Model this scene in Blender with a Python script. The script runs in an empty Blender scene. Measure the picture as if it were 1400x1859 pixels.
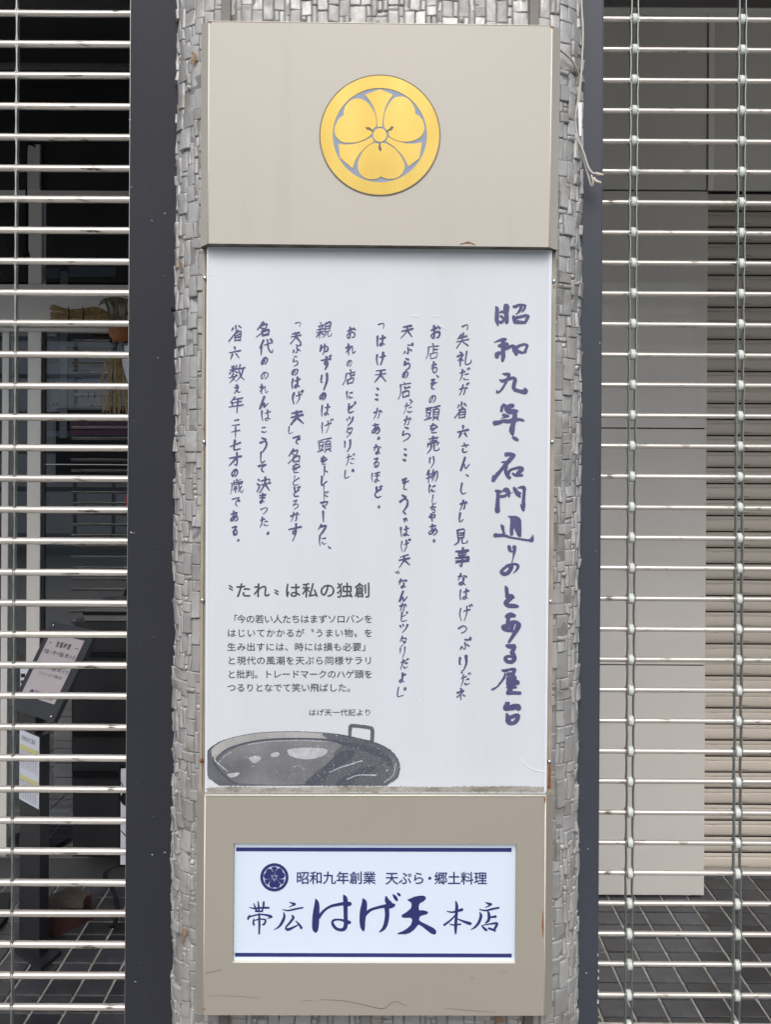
import bpy, bmesh, math, random
import numpy as np
from mathutils import Vector, Matrix, noise
R = math.radians
random.seed(7)
SC = bpy.context.scene
COL = SC.collection

# ---------------------------------------------------------------- camera, world, sun, exposure
F, CX, CY, EYE, ROLL = 1872.0, 700.0, 820.0, 1.60, R(0.33)
cd = bpy.data.cameras.new('camera'); cam = bpy.data.objects.new('camera', cd); COL.objects.link(cam)
cd.sensor_width = 36; cd.sensor_height = 36; cd.sensor_fit = 'AUTO'
cd.lens = 36*F/1859; cd.shift_y = -(929.5-CY)/1859; cd.clip_start = .05; cd.clip_end = 400
cam.matrix_world = Matrix.Translation((0, 0, EYE)) @ Matrix.Rotation(R(90), 4, 'X') @ Matrix.Rotation(ROLL, 4, 'Z')
SC.camera = cam

w = bpy.data.worlds.new('World'); SC.world = w; w.use_nodes = True
nt = w.node_tree; nt.nodes.clear()
sky = nt.nodes.new('ShaderNodeTexSky'); sky.sky_type = 'NISHITA'; sky.sun_disc = False
sky.sun_elevation = R(42); sky.sun_rotation = R(182); sky.dust_density = 3; sky.air_density = 1.0
hs = nt.nodes.new('ShaderNodeHueSaturation'); hs.inputs['Saturation'].default_value = .5
bg = nt.nodes.new('ShaderNodeBackground'); bg.inputs[1].default_value = .15
ow = nt.nodes.new('ShaderNodeOutputWorld')
nt.links.new(sky.outputs[0], hs.inputs['Color']); nt.links.new(hs.outputs[0], bg.inputs[0]); nt.links.new(bg.outputs[0], ow.inputs[0])
sd = bpy.data.lights.new('sun', 'SUN'); sd.energy = .7; sd.angle = R(26); sd.color = (1, .98, .95)
sun = bpy.data.objects.new('sun', sd); COL.objects.link(sun)
sun.rotation_euler = (R(90-42), 0, R(-2))
SC.view_settings.view_transform = 'Standard'; SC.view_settings.look = 'None'
SC.view_settings.gamma = 1; SC.view_settings.use_curve_mapping = False
SC.view_settings.exposure = 0.5
SC.cycles.max_bounces = 8; SC.cycles.transparent_max_bounces = 16; SC.cycles.use_denoising = True

# ---------------------------------------------------------------- helpers
cR, sR = math.cos(ROLL), math.sin(ROLL)
def W(px, py, Y):
    """photo measurement -> point of the place at depth Y"""
    dx, dy = px-CX, py-CY
    return Vector(((dx*cR+dy*sR)*Y/F, Y, EYE-(-dx*sR+dy*cR)*Y/F))
def XP(px, py, Y): return W(px, py, Y).x
def ZP(px, py, Y): return W(px, py, Y).z

MATS = {}
def mat(name, col, rough=.6, metal=0., col2=None, nscale=8., nmix=.5, bump=0., bscale=60., stretch=(1, 1, 1),
        emit=None, estr=0., coat=0., coatr=.05, spec=.5, dirt=None, dscale=3., dmin=.55, dmax=.7, dstretch=(1, 1, 1), aniso=0.):
    m = bpy.data.materials.new(name); m.use_nodes = True; MATS[name] = m
    t = m.node_tree; n = t.nodes; l = t.links; p = n['Principled BSDF']
    p.inputs['Roughness'].default_value = rough; p.inputs['Metallic'].default_value = metal
    p.inputs['Specular IOR Level'].default_value = spec
    p.inputs['Coat Weight'].default_value = coat; p.inputs['Coat Roughness'].default_value = coatr
    p.inputs['Anisotropic'].default_value = aniso
    col = (*col, 1)
    tc = n.new('ShaderNodeTexCoord')
    def nz(scale, st, det=6.):
        mp = n.new('ShaderNodeMapping'); mp.inputs['Scale'].default_value = st
        l.new(tc.outputs['Object'], mp.inputs[0])
        x = n.new('ShaderNodeTexNoise'); x.inputs['Scale'].default_value = scale; x.inputs['Detail'].default_value = det
        l.new(mp.outputs[0], x.inputs['Vector']); return x
    last = None
    if col2 is not None:
        x = nz(nscale, stretch)
        r = n.new('ShaderNodeMapRange'); r.inputs[1].default_value = .5-nmix/2; r.inputs[2].default_value = .5+nmix/2
        l.new(x.outputs[0], r.inputs[0])
        mx = n.new('ShaderNodeMix'); mx.data_type = 'RGBA'; mx.inputs[6].default_value = col; mx.inputs[7].default_value = (*col2, 1)
        l.new(r.outputs[0], mx.inputs[0]); last = mx.outputs[2]
    if dirt is not None:
        x = nz(dscale, dstretch, 8)
        r = n.new('ShaderNodeMapRange'); r.inputs[1].default_value = dmin; r.inputs[2].default_value = dmax
        l.new(x.outputs[0], r.inputs[0])
        mx = n.new('ShaderNodeMix'); mx.data_type = 'RGBA'; mx.inputs[6].default_value = col
        if last is not None: l.new(last, mx.inputs[6])
        mx.inputs[7].default_value = (*dirt, 1); l.new(r.outputs[0], mx.inputs[0]); last = mx.outputs[2]
    if last is not None: l.new(last, p.inputs['Base Color'])
    else: p.inputs['Base Color'].default_value = col
    if emit is not None:
        p.inputs['Emission Color'].default_value = (*emit, 1); p.inputs['Emission Strength'].default_value = estr
    if bump:
        x = nz(bscale, stretch if col2 is not None else (1, 1, 1))
        b = n.new('ShaderNodeBump'); b.inputs['Strength'].default_value = bump; b.inputs['Distance'].default_value = .002
        l.new(x.outputs[0], b.inputs['Height']); l.new(b.outputs[0], p.inputs['Normal'])
    return m

def glass_mat(name, tint=(.8, .85, .85), refl=1.0, rough=.0):
    m = bpy.data.materials.new(name); m.use_nodes = True; MATS[name] = m
    t = m.node_tree; n = t.nodes; n.clear(); l = t.links
    o = n.new('ShaderNodeOutputMaterial'); mx = n.new('ShaderNodeMixShader')
    tr = n.new('ShaderNodeBsdfTransparent'); tr.inputs[0].default_value = (*tint, 1)
    g = n.new('ShaderNodeBsdfGlossy'); g.inputs['Roughness'].default_value = rough; g.inputs[0].default_value = (refl, refl, refl, 1)
    f = n.new('ShaderNodeFresnel'); f.inputs[0].default_value = 1.95
    l.new(f.outputs[0], mx.inputs[0]); l.new(tr.outputs[0], mx.inputs[1]); l.new(g.outputs[0], mx.inputs[2]); l.new(mx.outputs[0], o.inputs[0])
    return m

def tag(o, label=None, cat=None, group=None, kind=None):
    for k, v in (('label', label), ('category', cat), ('group', group), ('kind', kind)):
        if v: o[k] = v
    return o
def empty(name, label, cat, loc=(0, 0, 0), group=None):
    o = bpy.data.objects.new(name, None); COL.objects.link(o); o.location = loc; o.empty_display_size = .05
    return tag(o, label, cat, group)
def mk(name, verts, faces, m, parent=None, smooth=False, mats=None, midx=None):
    me = bpy.data.meshes.new(name); me.from_pydata([tuple(v) for v in verts], [], faces)
    if mats:
        for q in mats: me.materials.append(q)
        for p, i in zip(me.polygons, midx): p.material_index = i
    elif m: me.materials.append(m)
    if smooth: me.polygons.foreach_set('use_smooth', [True]*len(me.polygons))
    me.update()
    o = bpy.data.objects.new(name, me); COL.objects.link(o)
    if parent: 
        o.parent = parent
        o.matrix_parent_inverse = Matrix.Translation(-Vector(parent.location)) if parent.parent is None else (Matrix.Translation(-Vector(parent.location)))
    return o
def fixn(o):
    bm = bmesh.new(); bm.from_mesh(o.data); bmesh.ops.recalc_face_normals(bm, faces=bm.faces[:]); bm.to_mesh(o.data); bm.free(); return o
def bev(o, wd, seg=2):
    bm = bmesh.new(); bm.from_mesh(o.data)
    bmesh.ops.recalc_face_normals(bm, faces=bm.faces[:])
    bmesh.ops.bevel(bm, geom=bm.edges[:], offset=wd, segments=seg, profile=.5, affect='EDGES')
    bm.to_mesh(o.data); bm.free(); return o
BF = [(0, 3, 2, 1), (4, 5, 6, 7), (0, 1, 5, 4), (1, 2, 6, 5), (2, 3, 7, 6), (3, 0, 4, 7)]
def box(name, x0, x1, y0, y1, z0, z1, m, parent=None, b=0):
    v = [(x0, y0, z0), (x1, y0, z0), (x1, y1, z0), (x0, y1, z0), (x0, y0, z1), (x1, y0, z1), (x1, y1, z1), (x0, y1, z1)]
    o = mk(name, v, BF, m, parent)
    if b: bev(o, b)
    return o
def pbox(name, px0, py0, px1, py1, Y, d, m, parent=None, b=0):
    cx, cy = (px0+px1)/2, (py0+py1)/2
    x0, x1 = XP(px0, cy, Y), XP(px1, cy, Y); z1, z0 = ZP(cx, py0, Y), ZP(cx, py1, Y)
    return box(name, x0, x1, Y, Y+d, z0, z1, m, parent, b)
def tube(name, pts, rad, m, parent=None, seg=10, cap=True):
    pts = [Vector(p) for p in pts]; V = []; Fc = []
    n = len(pts); up = Vector((0, 0, 1)); prev = None
    for i, p in enumerate(pts):
        t = (pts[min(i+1, n-1)]-pts[max(i-1, 0)]).normalized()
        a = prev if prev else (up if abs(t.dot(up)) < .9 else Vector((0, 1, 0)))
        s = t.cross(a).normalized(); u = s.cross(t).normalized(); prev = u
        r = rad[i] if isinstance(rad, (list, tuple)) else rad
        for k in range(seg):
            an = 2*math.pi*k/seg; V.append(p+s*math.cos(an)*r+u*math.sin(an)*r)
    for i in range(n-1):
        for k in range(seg):
            k2 = (k+1) % seg
            Fc.append((i*seg+k, i*seg+k2, (i+1)*seg+k2, (i+1)*seg+k))
    if cap: Fc.append(tuple(range(seg))[::-1]); Fc.append(tuple((n-1)*seg+k for k in range(seg)))
    if name is None: return V, Fc
    o = mk(name, V, Fc, m, parent, smooth=True)
    return fixn(o)
def cr(P, k=6):
    """Catmull-Rom through tuples of any length"""
    P = [np.array(p, float) for p in P]
    if len(P) < 3: 
        return [P[0]+(P[-1]-P[0])*t for t in np.linspace(0, 1, k+1)]
    Q = [2*P[0]-P[1]]+P+[2*P[-1]-P[-2]]; out = []
    for i in range(1, len(Q)-2):
        for j in range(k):
            t = j/k; a, b, c, d = Q[i-1], Q[i], Q[i+1], Q[i+2]
            out.append(.5*((2*b)+(c-a)*t+(2*a-5*b+4*c-d)*t*t+(3*b-a-3*c+d)*t**3))
    out.append(P[-1]); return out
def join_into(Vs, Fs, V, Fc):
    b = len(Vs); Vs.extend(V); Fs.extend([tuple(i+b for i in f) for f in Fc])

def spoly(P, k=4): 
    q = cr(P+[P[0], P[1]], k); return [(a[0], a[1]) for a in q[:-k]]
def contour(D, gx, gy, cell):
    ny, nx = D.shape
    V = []; Fc = []; vi = {}
    def vid(key, p):
        if key not in vi: vi[key] = len(V); V.append(p)
        return vi[key]
    IN = D < 0
    for j in range(ny-1):
        run = None
        any_ = IN[j, :].any() or IN[j+1, :].any()
        if not any_: continue
        for i in range(nx-1):
            c = (IN[j, i], IN[j, i+1], IN[j+1, i+1], IN[j+1, i])
            if all(c):
                if run is None: run = i
                continue
            if run is not None:
                Fc.append((vid((j, run), (gx[run], gy[j])), vid((j, i), (gx[i], gy[j])), vid((j+1, i), (gx[i], gy[j+1])), vid((j+1, run), (gx[run], gy[j+1]))))
                run = None
            if not any(c): continue
            cs = [(j, i), (j, i+1), (j+1, i+1), (j+1, i)]; poly = []
            for k in range(4):
                a, b = cs[k], cs[(k+1) % 4]
                if IN[a]: poly.append(vid(a, (gx[a[1]], gy[a[0]])))
                if IN[a] != IN[b]:
                    t = D[a]/(D[a]-D[b])
                    poly.append(vid((min(a, b), max(a, b)), (gx[a[1]]+t*(gx[b[1]]-gx[a[1]]), gy[a[0]]+t*(gy[b[0]]-gy[a[0]]))))
            if len(set(poly)) > 2: Fc.append(tuple(dict.fromkeys(poly)))
    return V, Fc
# flat ink: outlines of brush strokes (tapered capsules) and polygons, as one flat mesh
def ink2d(strokes=(), polys=(), cell=.8, rough=0., seed=0):
    segs = []
    for s in strokes:
        q = cr([(a[0], a[1], a[2]) for a in s], 5)
        q = [(a[0], a[1], max(a[2]/2, .15)) for a in q]
        for a, b in zip(q[:-1], q[1:]): segs.append((a, b))
    xs = [p[0] for g in segs for p in g]+[p[0] for g in polys for p in g]
    ys = [p[1] for g in segs for p in g]+[p[1] for g in polys for p in g]
    rm = max([p[2] for g in segs for p in g]+[0])+3*cell
    x0, y0 = min(xs)-rm, min(ys)-rm; nx = int((max(xs)+rm-x0)/cell)+2; ny = int((max(ys)+rm-y0)/cell)+2
    D = np.full((ny, nx), 99.)
    gx = x0+np.arange(nx)*cell; gy = y0+np.arange(ny)*cell
    for a, b in segs:
        r = max(a[2], b[2])+2.5*cell
        i0 = max(0, int((min(a[0], b[0])-r-x0)/cell)); i1 = min(nx, int((max(a[0], b[0])+r-x0)/cell)+2)
        j0 = max(0, int((min(a[1], b[1])-r-y0)/cell)); j1 = min(ny, int((max(a[1], b[1])+r-y0)/cell)+2)
        X, Y = np.meshgrid(gx[i0:i1], gy[j0:j1])
        dx, dy = b[0]-a[0], b[1]-a[1]; L = dx*dx+dy*dy+1e-9
        t = np.clip(((X-a[0])*dx+(Y-a[1])*dy)/L, 0, 1)
        d = np.hypot(X-a[0]-t*dx, Y-a[1]-t*dy)-(a[2]+(b[2]-a[2])*t)
        D[j0:j1, i0:i1] = np.minimum(D[j0:j1, i0:i1], d)
    for pg in polys:
        X, Y = np.meshgrid(gx, gy); ins = np.zeros(X.shape, bool); dd = np.full(X.shape, 99.)
        n = len(pg)
        for i in range(n):
            ax, ay = pg[i][:2]; bx, by = pg[(i+1) % n][:2]
            c = ((ay > Y) != (by > Y)); den = (by-ay) if abs(by-ay) > 1e-9 else 1e-9
            ins ^= c & (X < (bx-ax)*(Y-ay)/den+ax)
            dx, dy = bx-ax, by-ay; t = np.clip(((X-ax)*dx+(Y-ay)*dy)/(dx*dx+dy*dy+1e-9), 0, 1)
            dd = np.minimum(dd, np.hypot(X-ax-t*dx, Y-ay-t*dy))
        D = np.minimum(D, np.where(ins, -dd, dd))
    if rough:
        for j in range(ny):
            for i in range(nx):
                if abs(D[j, i]) < 4*cell+3*rough:
                    D[j, i] += rough*noise.noise(Vector((gx[i]*.35+seed, gy[j]*.35, seed)))*2
    return contour(D, gx, gy, cell)
def ink(name, Y, m, parent, strokes=(), polys=(), cell=.8, rough=0., org=(0, 0), sc=1., seed=0, mapf=None, smooth=False, fat=1., gain=0.):
    st = [[(org[0]+a[0]/sc, org[1]+a[1]/sc, (a[2]*fat+gain)/sc) for a in s] for s in strokes]
    pl = [[(org[0]+a[0]/sc, org[1]+a[1]/sc) for a in (spoly(s, 4) if smooth else s)] for s in polys]
    V, Fc = ink2d(st, pl, cell, rough, seed)
    f = mapf or (lambda x, y: W(x, y, Y))
    return mk(name, [f(*v) for v in V], Fc, m, parent)

# glyph outlines from the built-in font
GL = {}
def glyph(ch, off=0.):
    k = (ch, off)
    if k in GL: return GL[k]
    c = bpy.data.curves.new('glyph', 'FONT'); c.body = ch; c.resolution_u = 3; c.offset = off
    o = bpy.data.objects.new('glyph', c); COL.objects.link(o)
    dg = bpy.context.evaluated_depsgraph_get(); dg.update()
    me = bpy.data.meshes.new_from_object(o.evaluated_get(dg))
    V = [(v.co.x-.5, v.co.y-.38) for v in me.vertices]; Fc = [tuple(p.vertices) for p in me.polygons]
    bpy.data.objects.remove(o); bpy.data.curves.remove(c); bpy.data.meshes.remove(me)
    GL[k] = (V, Fc); return GL[k]
def lettering(name, items, m, parent, mapf, off=0., hand=0., sx=1., italic=0., rise=0., bold=0.):
    """items: (char, px, py, size[, rot])"""
    Vs, Fs = [], []
    shifts = [(0, 0)]+([(-bold, 0), (bold, 0), (0, -bold), (0, bold)] if bold else [])
    for q, (it, (bi, (bx, by))) in enumerate([(it, k_) for it in items for k_ in enumerate(shifts)]):
        ch, x, y, s = it[:4]; x += bx; y += by; rot = it[4] if len(it) > 4 else 0.
        V, Fc = glyph(ch, off); P = []
        rr = random.uniform(-.05, .05)*hand
        hk = hand*(.55 if '\u4e00' <= ch <= '\u9fff' else 1.)
        for (u, v) in V:
            if rot: u, v = (u*math.cos(rot)-v*math.sin(rot), u*math.sin(rot)+v*math.cos(rot))
            if hand:
                nv = noise.noise_vector(Vector((u*2.3+q*7.1, v*2.3, q*3.3)))
                nw = noise.noise_vector(Vector((u*7+q*7.1, v*7, q*1.3)))
                u, v = u+.07*hk*nv.x+.03*hk*nw.x, v+.07*hk*nv.y+.03*hk*nw.y
            v2 = v+(rise+rr)*u; u2 = u*sx+italic*v
            P.append(mapf(x+u2*s, y-v2*s)-Vector((0, .00004*bi, 0)))
        join_into(Vs, Fs, P, Fc)
    return mk(name, Vs, Fs, m, parent)

HAND = {
'あ': '22 25 72 20|45 8 42 45 50 82|68 38 55 62 30 80 18 68 40 48 70 46 84 62 74 82 55 92', 'う': '38 10 60 18|25 40 55 30 72 42 66 70 40 96',
'え': '42 8 58 15|28 35 66 32 40 62 22 88|40 62 56 66 60 86 84 84', 'お': '18 30 58 26|38 8 38 80 24 86 16 70 40 52 70 50 82 66 72 84 56 84|70 16 86 30',
'か': '15 38 58 30 64 44 58 78 48 84|42 10 34 50 16 86|72 24 88 46', 'が': '15 38 58 30 64 44 58 78 48 84|42 10 34 50 16 86|72 30 86 48|76 8 82 16|88 4 94 12',
'け': '22 15 16 50 22 88|42 34 86 30|68 10 70 50 50 92', 'げ': '18 16 13 50 20 88|38 36 80 30|60 12 62 52 44 92|80 8 86 16|92 4 98 12', 'こ': '28 24 68 22 60 32|26 70 50 82 78 76',
'さ': '20 34 78 26|45 8 66 52|30 60 30 80 50 90 72 86', 'し': '38 8 34 60 48 84 74 72', 'す': '12 28 88 24|54 8 56 50 44 62 40 46 56 42 58 66 40 96',
'ず': '12 28 84 24|54 8 56 50 44 62 40 46 56 42 58 66 40 96|78 6 84 14|90 2 96 10', 'そ': '34 12 66 12 34 38 84 34|62 36 44 52 46 76 66 86',
'た': '15 28 58 24|36 8 30 50 14 88|56 46 80 44|50 72 60 84 86 82', 'だ': '15 28 58 24|36 8 30 50 14 88|56 46 80 44|50 72 60 84 86 82|74 8 80 18|86 4 92 14',
'ち': '18 28 76 24|44 8 32 54 60 44 78 58 70 80 42 92', 'っ': '22 44 58 34 80 46 72 68 44 84', 'て': '15 24 82 18 52 42 46 68 68 88', 'で': '15 24 82 18 52 42 46 68 68 88|72 44 78 52|84 38 90 46',
'と': '34 10 40 44|76 30 34 54 30 74 50 86 80 82', 'ど': '34 10 40 44|76 30 34 54 30 74 50 86 80 82|70 10 76 18|84 6 90 14', 'な': '14 28 50 24|34 8 18 52|66 22 84 34|60 46 60 82 42 90 34 80 52 72 82 88',
'に': '20 16 16 50 22 86|48 30 78 28|46 64 56 78 84 76', 'の': '52 24 44 62 26 78 16 56 34 28 62 20 84 40 78 70 54 88', 'は': '18 14 14 50 20 88|42 32 86 28|64 10 64 76 50 88 40 78 54 68 86 84',
'ほ': '18 14 14 50 20 88|42 20 84 18|42 42 86 40|64 20 64 76 50 88 40 78 54 68 86 84', 'ぷ': '44 14 60 22|48 34 56 58 48 78 36 70|22 56 14 74|68 50 84 68|84 10 92 18 84 26 76 18 84 10',
'ま': '20 24 80 22|24 44 76 42|52 8 52 76 38 88 28 78 42 68 76 86', 'も': '20 34 66 30|18 54 64 52|42 8 36 60 44 86 66 84 78 62', 'ゃ': '22 52 60 40 80 50 72 64 56 66|56 28 66 38|36 36 54 90',
'よ': '52 30 78 26|50 8 52 74 36 86 24 76 40 66 76 86', 'ゆ': '24 20 18 60 34 36 62 24 82 42 74 66 50 68|54 8 54 60 40 92', 'ら': '40 10 60 18|34 32 28 60 58 48 78 62 68 82 38 94',
'り': '30 14 26 48 34 52|68 10 70 50 46 94', 'る': '28 16 68 14 28 56 58 44 80 60 70 84 44 90 34 78 50 72 60 82', 'れ': '28 8 28 92|12 30 40 26 14 70|28 52 62 26 64 60 72 86 90 74',
'ろ': '28 16 68 14 26 58 60 44 80 62 68 84 36 92', 'を': '18 24 74 20|46 8 20 54 48 42 54 70|84 40 40 62 38 84 76 88', 'ん': '50 8 18 88 42 54 54 60 58 84 88 58',
'ネ': '46 8 56 16|20 32 74 28 18 66|48 52 50 94|60 54 82 68', 'ピ': '26 12 26 78 50 86 80 82|70 32 28 46|84 6 92 14 84 22 76 14 84 6', 'ッ': '22 36 28 50|46 30 52 44|80 32 70 62 40 88',
'タ': '40 10 18 52|38 26 78 24 62 62 24 94|34 48 66 62', 'リ': '28 14 28 54|70 12 72 54 46 92', 'ト': '38 8 38 92|40 40 70 56', 'レ': '30 10 32 86 78 54', 'ー': '52 6 48 94',
'ド': '38 8 38 92|40 40 70 56|64 14 70 24|80 8 86 18', 'マ': '14 24 82 22 50 62|36 48 60 78', 'ク': '40 10 16 50|36 28 80 26 64 62 26 94', '、': '24 64 42 80', '。': '25 60 35 70 25 80 15 70 25 60',
'〝': '36 20 44 40|58 16 66 36', '〟': '26 60 40 74|46 54 58 70', '「': '16 36 82 30 78 84', '」': '26 6 24 86 82 82', '…': '46 8 58 16|44 44 58 52|42 80 56 88',
'失': '34 14 20 40|24 34 76 30|10 58 90 54|50 10 48 56 14 94|54 62 88 92', '礼': '22 10 32 18|10 32 42 28 10 64|28 50 28 94|34 54 44 64|62 10 60 80 74 90 94 84 92 66',
'省': '50 6 50 30|30 16 20 30|68 12 80 26|62 28 6 84|40 46 38 94|40 46 74 44 74 94|42 60 72 58|42 74 72 74|42 90 72 90', '六': '48 8 52 24|10 40 90 36|34 56 18 84|62 56 82 84',
'見': '30 10 30 60|30 10 70 8 70 58|32 26 68 25|32 42 68 41|32 58 68 57|40 60 34 80 14 94|58 60 58 84 70 90 92 88 92 74',
'事': '12 18 88 16|32 28 68 28 66 40 34 42 32 28|16 54 84 50|84 52 82 68 18 70|16 80 86 78|52 4 52 92 40 88', '店': '50 4 54 14|22 20 84 18|24 20 20 60 6 94|52 30 54 58|54 42 80 38|36 62 34 92|36 62 76 60 74 90|36 90 74 88',
'頭': '8 14 44 12|14 26 14 46|14 26 40 25 38 46|14 46 38 45|16 56 20 70|38 54 32 70|6 80 46 74|52 12 94 10|72 12 66 26|56 28 56 74|56 28 88 27 88 74|58 42 86 42|58 56 86 56|58 72 86 72|64 78 52 92|78 78 92 92',
'売': '50 4 50 30|24 16 76 14|32 30 70 28|16 44 12 58|16 44 86 42 80 56|38 56 36 76 14 94|60 56 58 84 70 90 92 88 92 72', '物': '18 14 12 36|10 34 42 30|28 6 28 92|8 60 44 50|58 10 46 44|54 28 90 26 86 70 72 92|66 32 46 66|78 32 50 84',
'天': '22 22 78 18|14 46 86 42|50 20 48 52 12 92|52 50 90 92', '親': '26 4 30 14|12 18 46 16|20 24 24 36|40 22 34 36|6 40 50 38|8 56 48 54|28 40 28 94|26 60 8 80|32 62 46 74|58 10 58 60|58 10 86 9 86 58|60 26 84 26|60 42 84 42|60 58 84 58|64 60 60 78 46 92|76 60 76 86 84 90 96 86 96 74',
'名': '46 6 14 46|40 22 74 20 50 60 8 92|32 36 48 48|44 60 42 92|44 60 82 58 80 88|44 88 80 86', '代': '32 8 8 50|22 34 22 94|38 38 88 30|58 8 66 60 88 90 94 72|76 12 86 22',
'決': '12 16 22 26|8 40 18 48|22 62 10 88|34 28 82 26 80 50|28 52 94 50|56 8 54 54 28 92|58 54 90 92', '数': '14 10 20 22|44 8 36 22|6 28 52 26|28 6 28 46|26 30 8 46|32 32 46 44|28 50 20 68 42 86|6 66 52 62|42 56 32 76 8 92|66 6 54 44|60 28 94 26|84 28 76 62 50 94|62 44 74 70 96 92',
'年': '34 6 14 36|30 18 82 16|28 40 76 38|28 40 28 60|8 62 92 58|56 18 56 96', '二': '28 28 74 24|16 74 86 70', '十': '12 42 88 38|50 8 50 94', '七': '10 50 88 34|42 8 42 72 56 84 88 80',
'才': '12 34 88 30|60 8 60 84 46 80|58 36 12 84', '歳': '50 2 50 20|50 10 74 9|30 8 30 20|12 22 90 20|22 34 84 32|22 34 18 66 8 92|32 46 54 45|44 46 44 84|36 56 30 70|52 56 58 68|64 26 72 62 88 90 94 74|84 50 66 86|80 24 88 30'}
def handwriting(name, items, m, parent, Y, rise=.13):
    """brush strokes, each pressed in at its start and lifted towards its end"""
    rnd = random.Random(len(items)*31+int(items[0][1])); st = []
    for it in items:
        ch, x, y, sz = it[:4]; S = HAND[ch].split('|'); n = len(S); kan = '\u4e00' <= ch <= '\u9fff'
        wd = sz*(.125 if n < 5 else .105 if n < 8 else .082 if n < 12 else .068)*rnd.uniform(.85, 1.2)*(1.25 if sz < 19 else 1)
        lean = rnd.uniform(-.02, .10); ri = rise+rnd.uniform(-.05, .07); sx = rnd.uniform(.86, 1.0)*(1. if kan else .92)
        ph = rnd.uniform(0, 60)
        for q in S:
            v = [float(a) for a in q.split()]; P = [(v[i]/100-.5, v[i+1]/100-.5) for i in range(0, len(v), 2)]; k = len(P); o = []
            pw = rnd.uniform(.8, 1.25)
            for i, (a, b) in enumerate(P):
                t = i/(k-1); nv = noise.noise_vector(Vector((a*3+ph, b*3, 0)))
                a2, b2 = a+.07*nv.x, b+.07*nv.y
                f = 1.2 if i == 0 else (.42+.3*rnd.random() if i == k-1 else rnd.uniform(.6, 1.05))
                if k == 2 and abs(P[1][0]-P[0][0]) > abs(P[1][1]-P[0][1]): f = (.75, 1.15)[i]
                o.append((x+(a2*sx-lean*b2)*sz, y+(b2-ri*a2)*sz, wd*pw*f))
            st.append(o)
    return ink(name, Y, m, parent, strokes=st, cell=.5, rough=.12, seed=items[0][1])

# ---------------------------------------------------------------- materials
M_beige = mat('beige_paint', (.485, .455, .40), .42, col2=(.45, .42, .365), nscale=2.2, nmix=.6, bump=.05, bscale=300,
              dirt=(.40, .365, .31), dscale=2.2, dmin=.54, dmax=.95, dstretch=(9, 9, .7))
M_beige_low = mat('beige_paint_shaded', (.355, .325, .272), .55, col2=(.325, .297, .247), nscale=2.2, nmix=.6, bump=.06, bscale=300,
              dirt=(.30, .26, .20), dscale=2.0, dmin=.62, dmax=.95, dstretch=(9, 9, .7))  # lower box gets less light; that shade is mixed into this beige
M_edge = mat('pale_highlight_edge', (.78, .74, .64), .4)  # highlight along folds and opening rim, painted as paler beige
M_rail = mat('weathered_beige_rail', (.42, .37, .30), .5, col2=(.30, .26, .21), nscale=20, nmix=.5)
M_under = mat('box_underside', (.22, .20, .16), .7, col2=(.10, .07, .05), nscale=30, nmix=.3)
M_white = mat('white_acrylic', (.625, .655, .69), .2, col2=(.59, .62, .66), nscale=2.5, nmix=.6, emit=(.86, .93, 1), estr=.03,
              dirt=(.55, .575, .585), dscale=1.4, dmin=.5, dmax=.8, dstretch=(5, 5, .6))
M_white2 = mat('pale_blue_acrylic', (.56, .63, .73), .2, emit=(.74, .86, 1), estr=.12)
M_edge_glow = mat('acrylic_edge_glow', (.66, .69, .73), .15, emit=(.8, .85, 1), estr=.04)  # bright panel edge put in as paler colour with a faint glow
M_ink = mat('indigo_ink', (.062, .058, .16), .55, col2=(.095, .09, .20), nscale=60, nmix=.6)
M_navy = mat('navy_print', (.028, .033, .15), .35)
M_black_ink = mat('black_ink', (.06, .06, .075), .5)
M_gold = mat('satin_gold', (.60, .44, .11), .40, metal=.4, col2=(.49, .33, .06), nscale=18, nmix=.5, bump=.12, bscale=500, stretch=(1, 1, .3))
M_crest_bg = mat('blue_grey_enamel', (.22, .27, .37), .4)
M_crest_rim = mat('dark_bronze_edge', (.12, .10, .07), .5)
M_stone = mat('silver_grey_stone_paint', (.47, .465, .455), .42, metal=.18, col2=(.37, .365, .355), nscale=22, nmix=.5, bump=.6, bscale=170, stretch=(1, 1, .4),
              dirt=(.25, .235, .21), dscale=14, dmin=.55, dmax=.8)
M_stone_gap = mat('stone_joint', (.24, .235, .23), .7, col2=(.18, .175, .17), nscale=40, nmix=.5)
M_rust = mat('rust', (.17, .062, .022), .9, col2=(.30, .12, .045), nscale=120, nmix=.4)
M_rust_pale = mat('rust_streak', (.33, .22, .13), .8, col2=(.25, .15, .08), nscale=120, nmix=.4)
M_strap = mat('grey_brown_steel_strap', (.165, .15, .135), .5, col2=(.13, .12, .11), nscale=15)
M_jamb = mat('charcoal_aluminium', (.036, .038, .046), .42, col2=(.031, .033, .041), nscale=3, nmix=.5, bump=.03, bscale=400, spec=.12,
             dirt=(.16, .165, .18), dscale=120, dmin=.735, dmax=.76)
M_jamb_r = mat('slate_aluminium', (.058, .064, .082), .40, col2=(.052, .057, .073), nscale=3, nmix=.5, spec=.3,
             dirt=(.2, .21, .23), dscale=120, dmin=.735, dmax=.76)
M_chip = mat('paint_chip', (.5, .52, .55), .6)
M_steel = mat('stainless_bar', (.86, .81, .74), .17, metal=.58, col2=(.78, .72, .65), nscale=6, nmix=.7, stretch=(.4, 1, 1), bump=.04, bscale=200,
              dirt=(.13, .12, .09), dscale=42, dmin=.62, dmax=.70, dstretch=(.5, 2, 2))
M_link = mat('galvanised_link', (.30, .32, .30), .42, metal=.7)
M_ring = mat('white_nylon_roller', (.68, .71, .68), .45, col2=(.56, .58, .54), nscale=60, nmix=.6)
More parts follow.
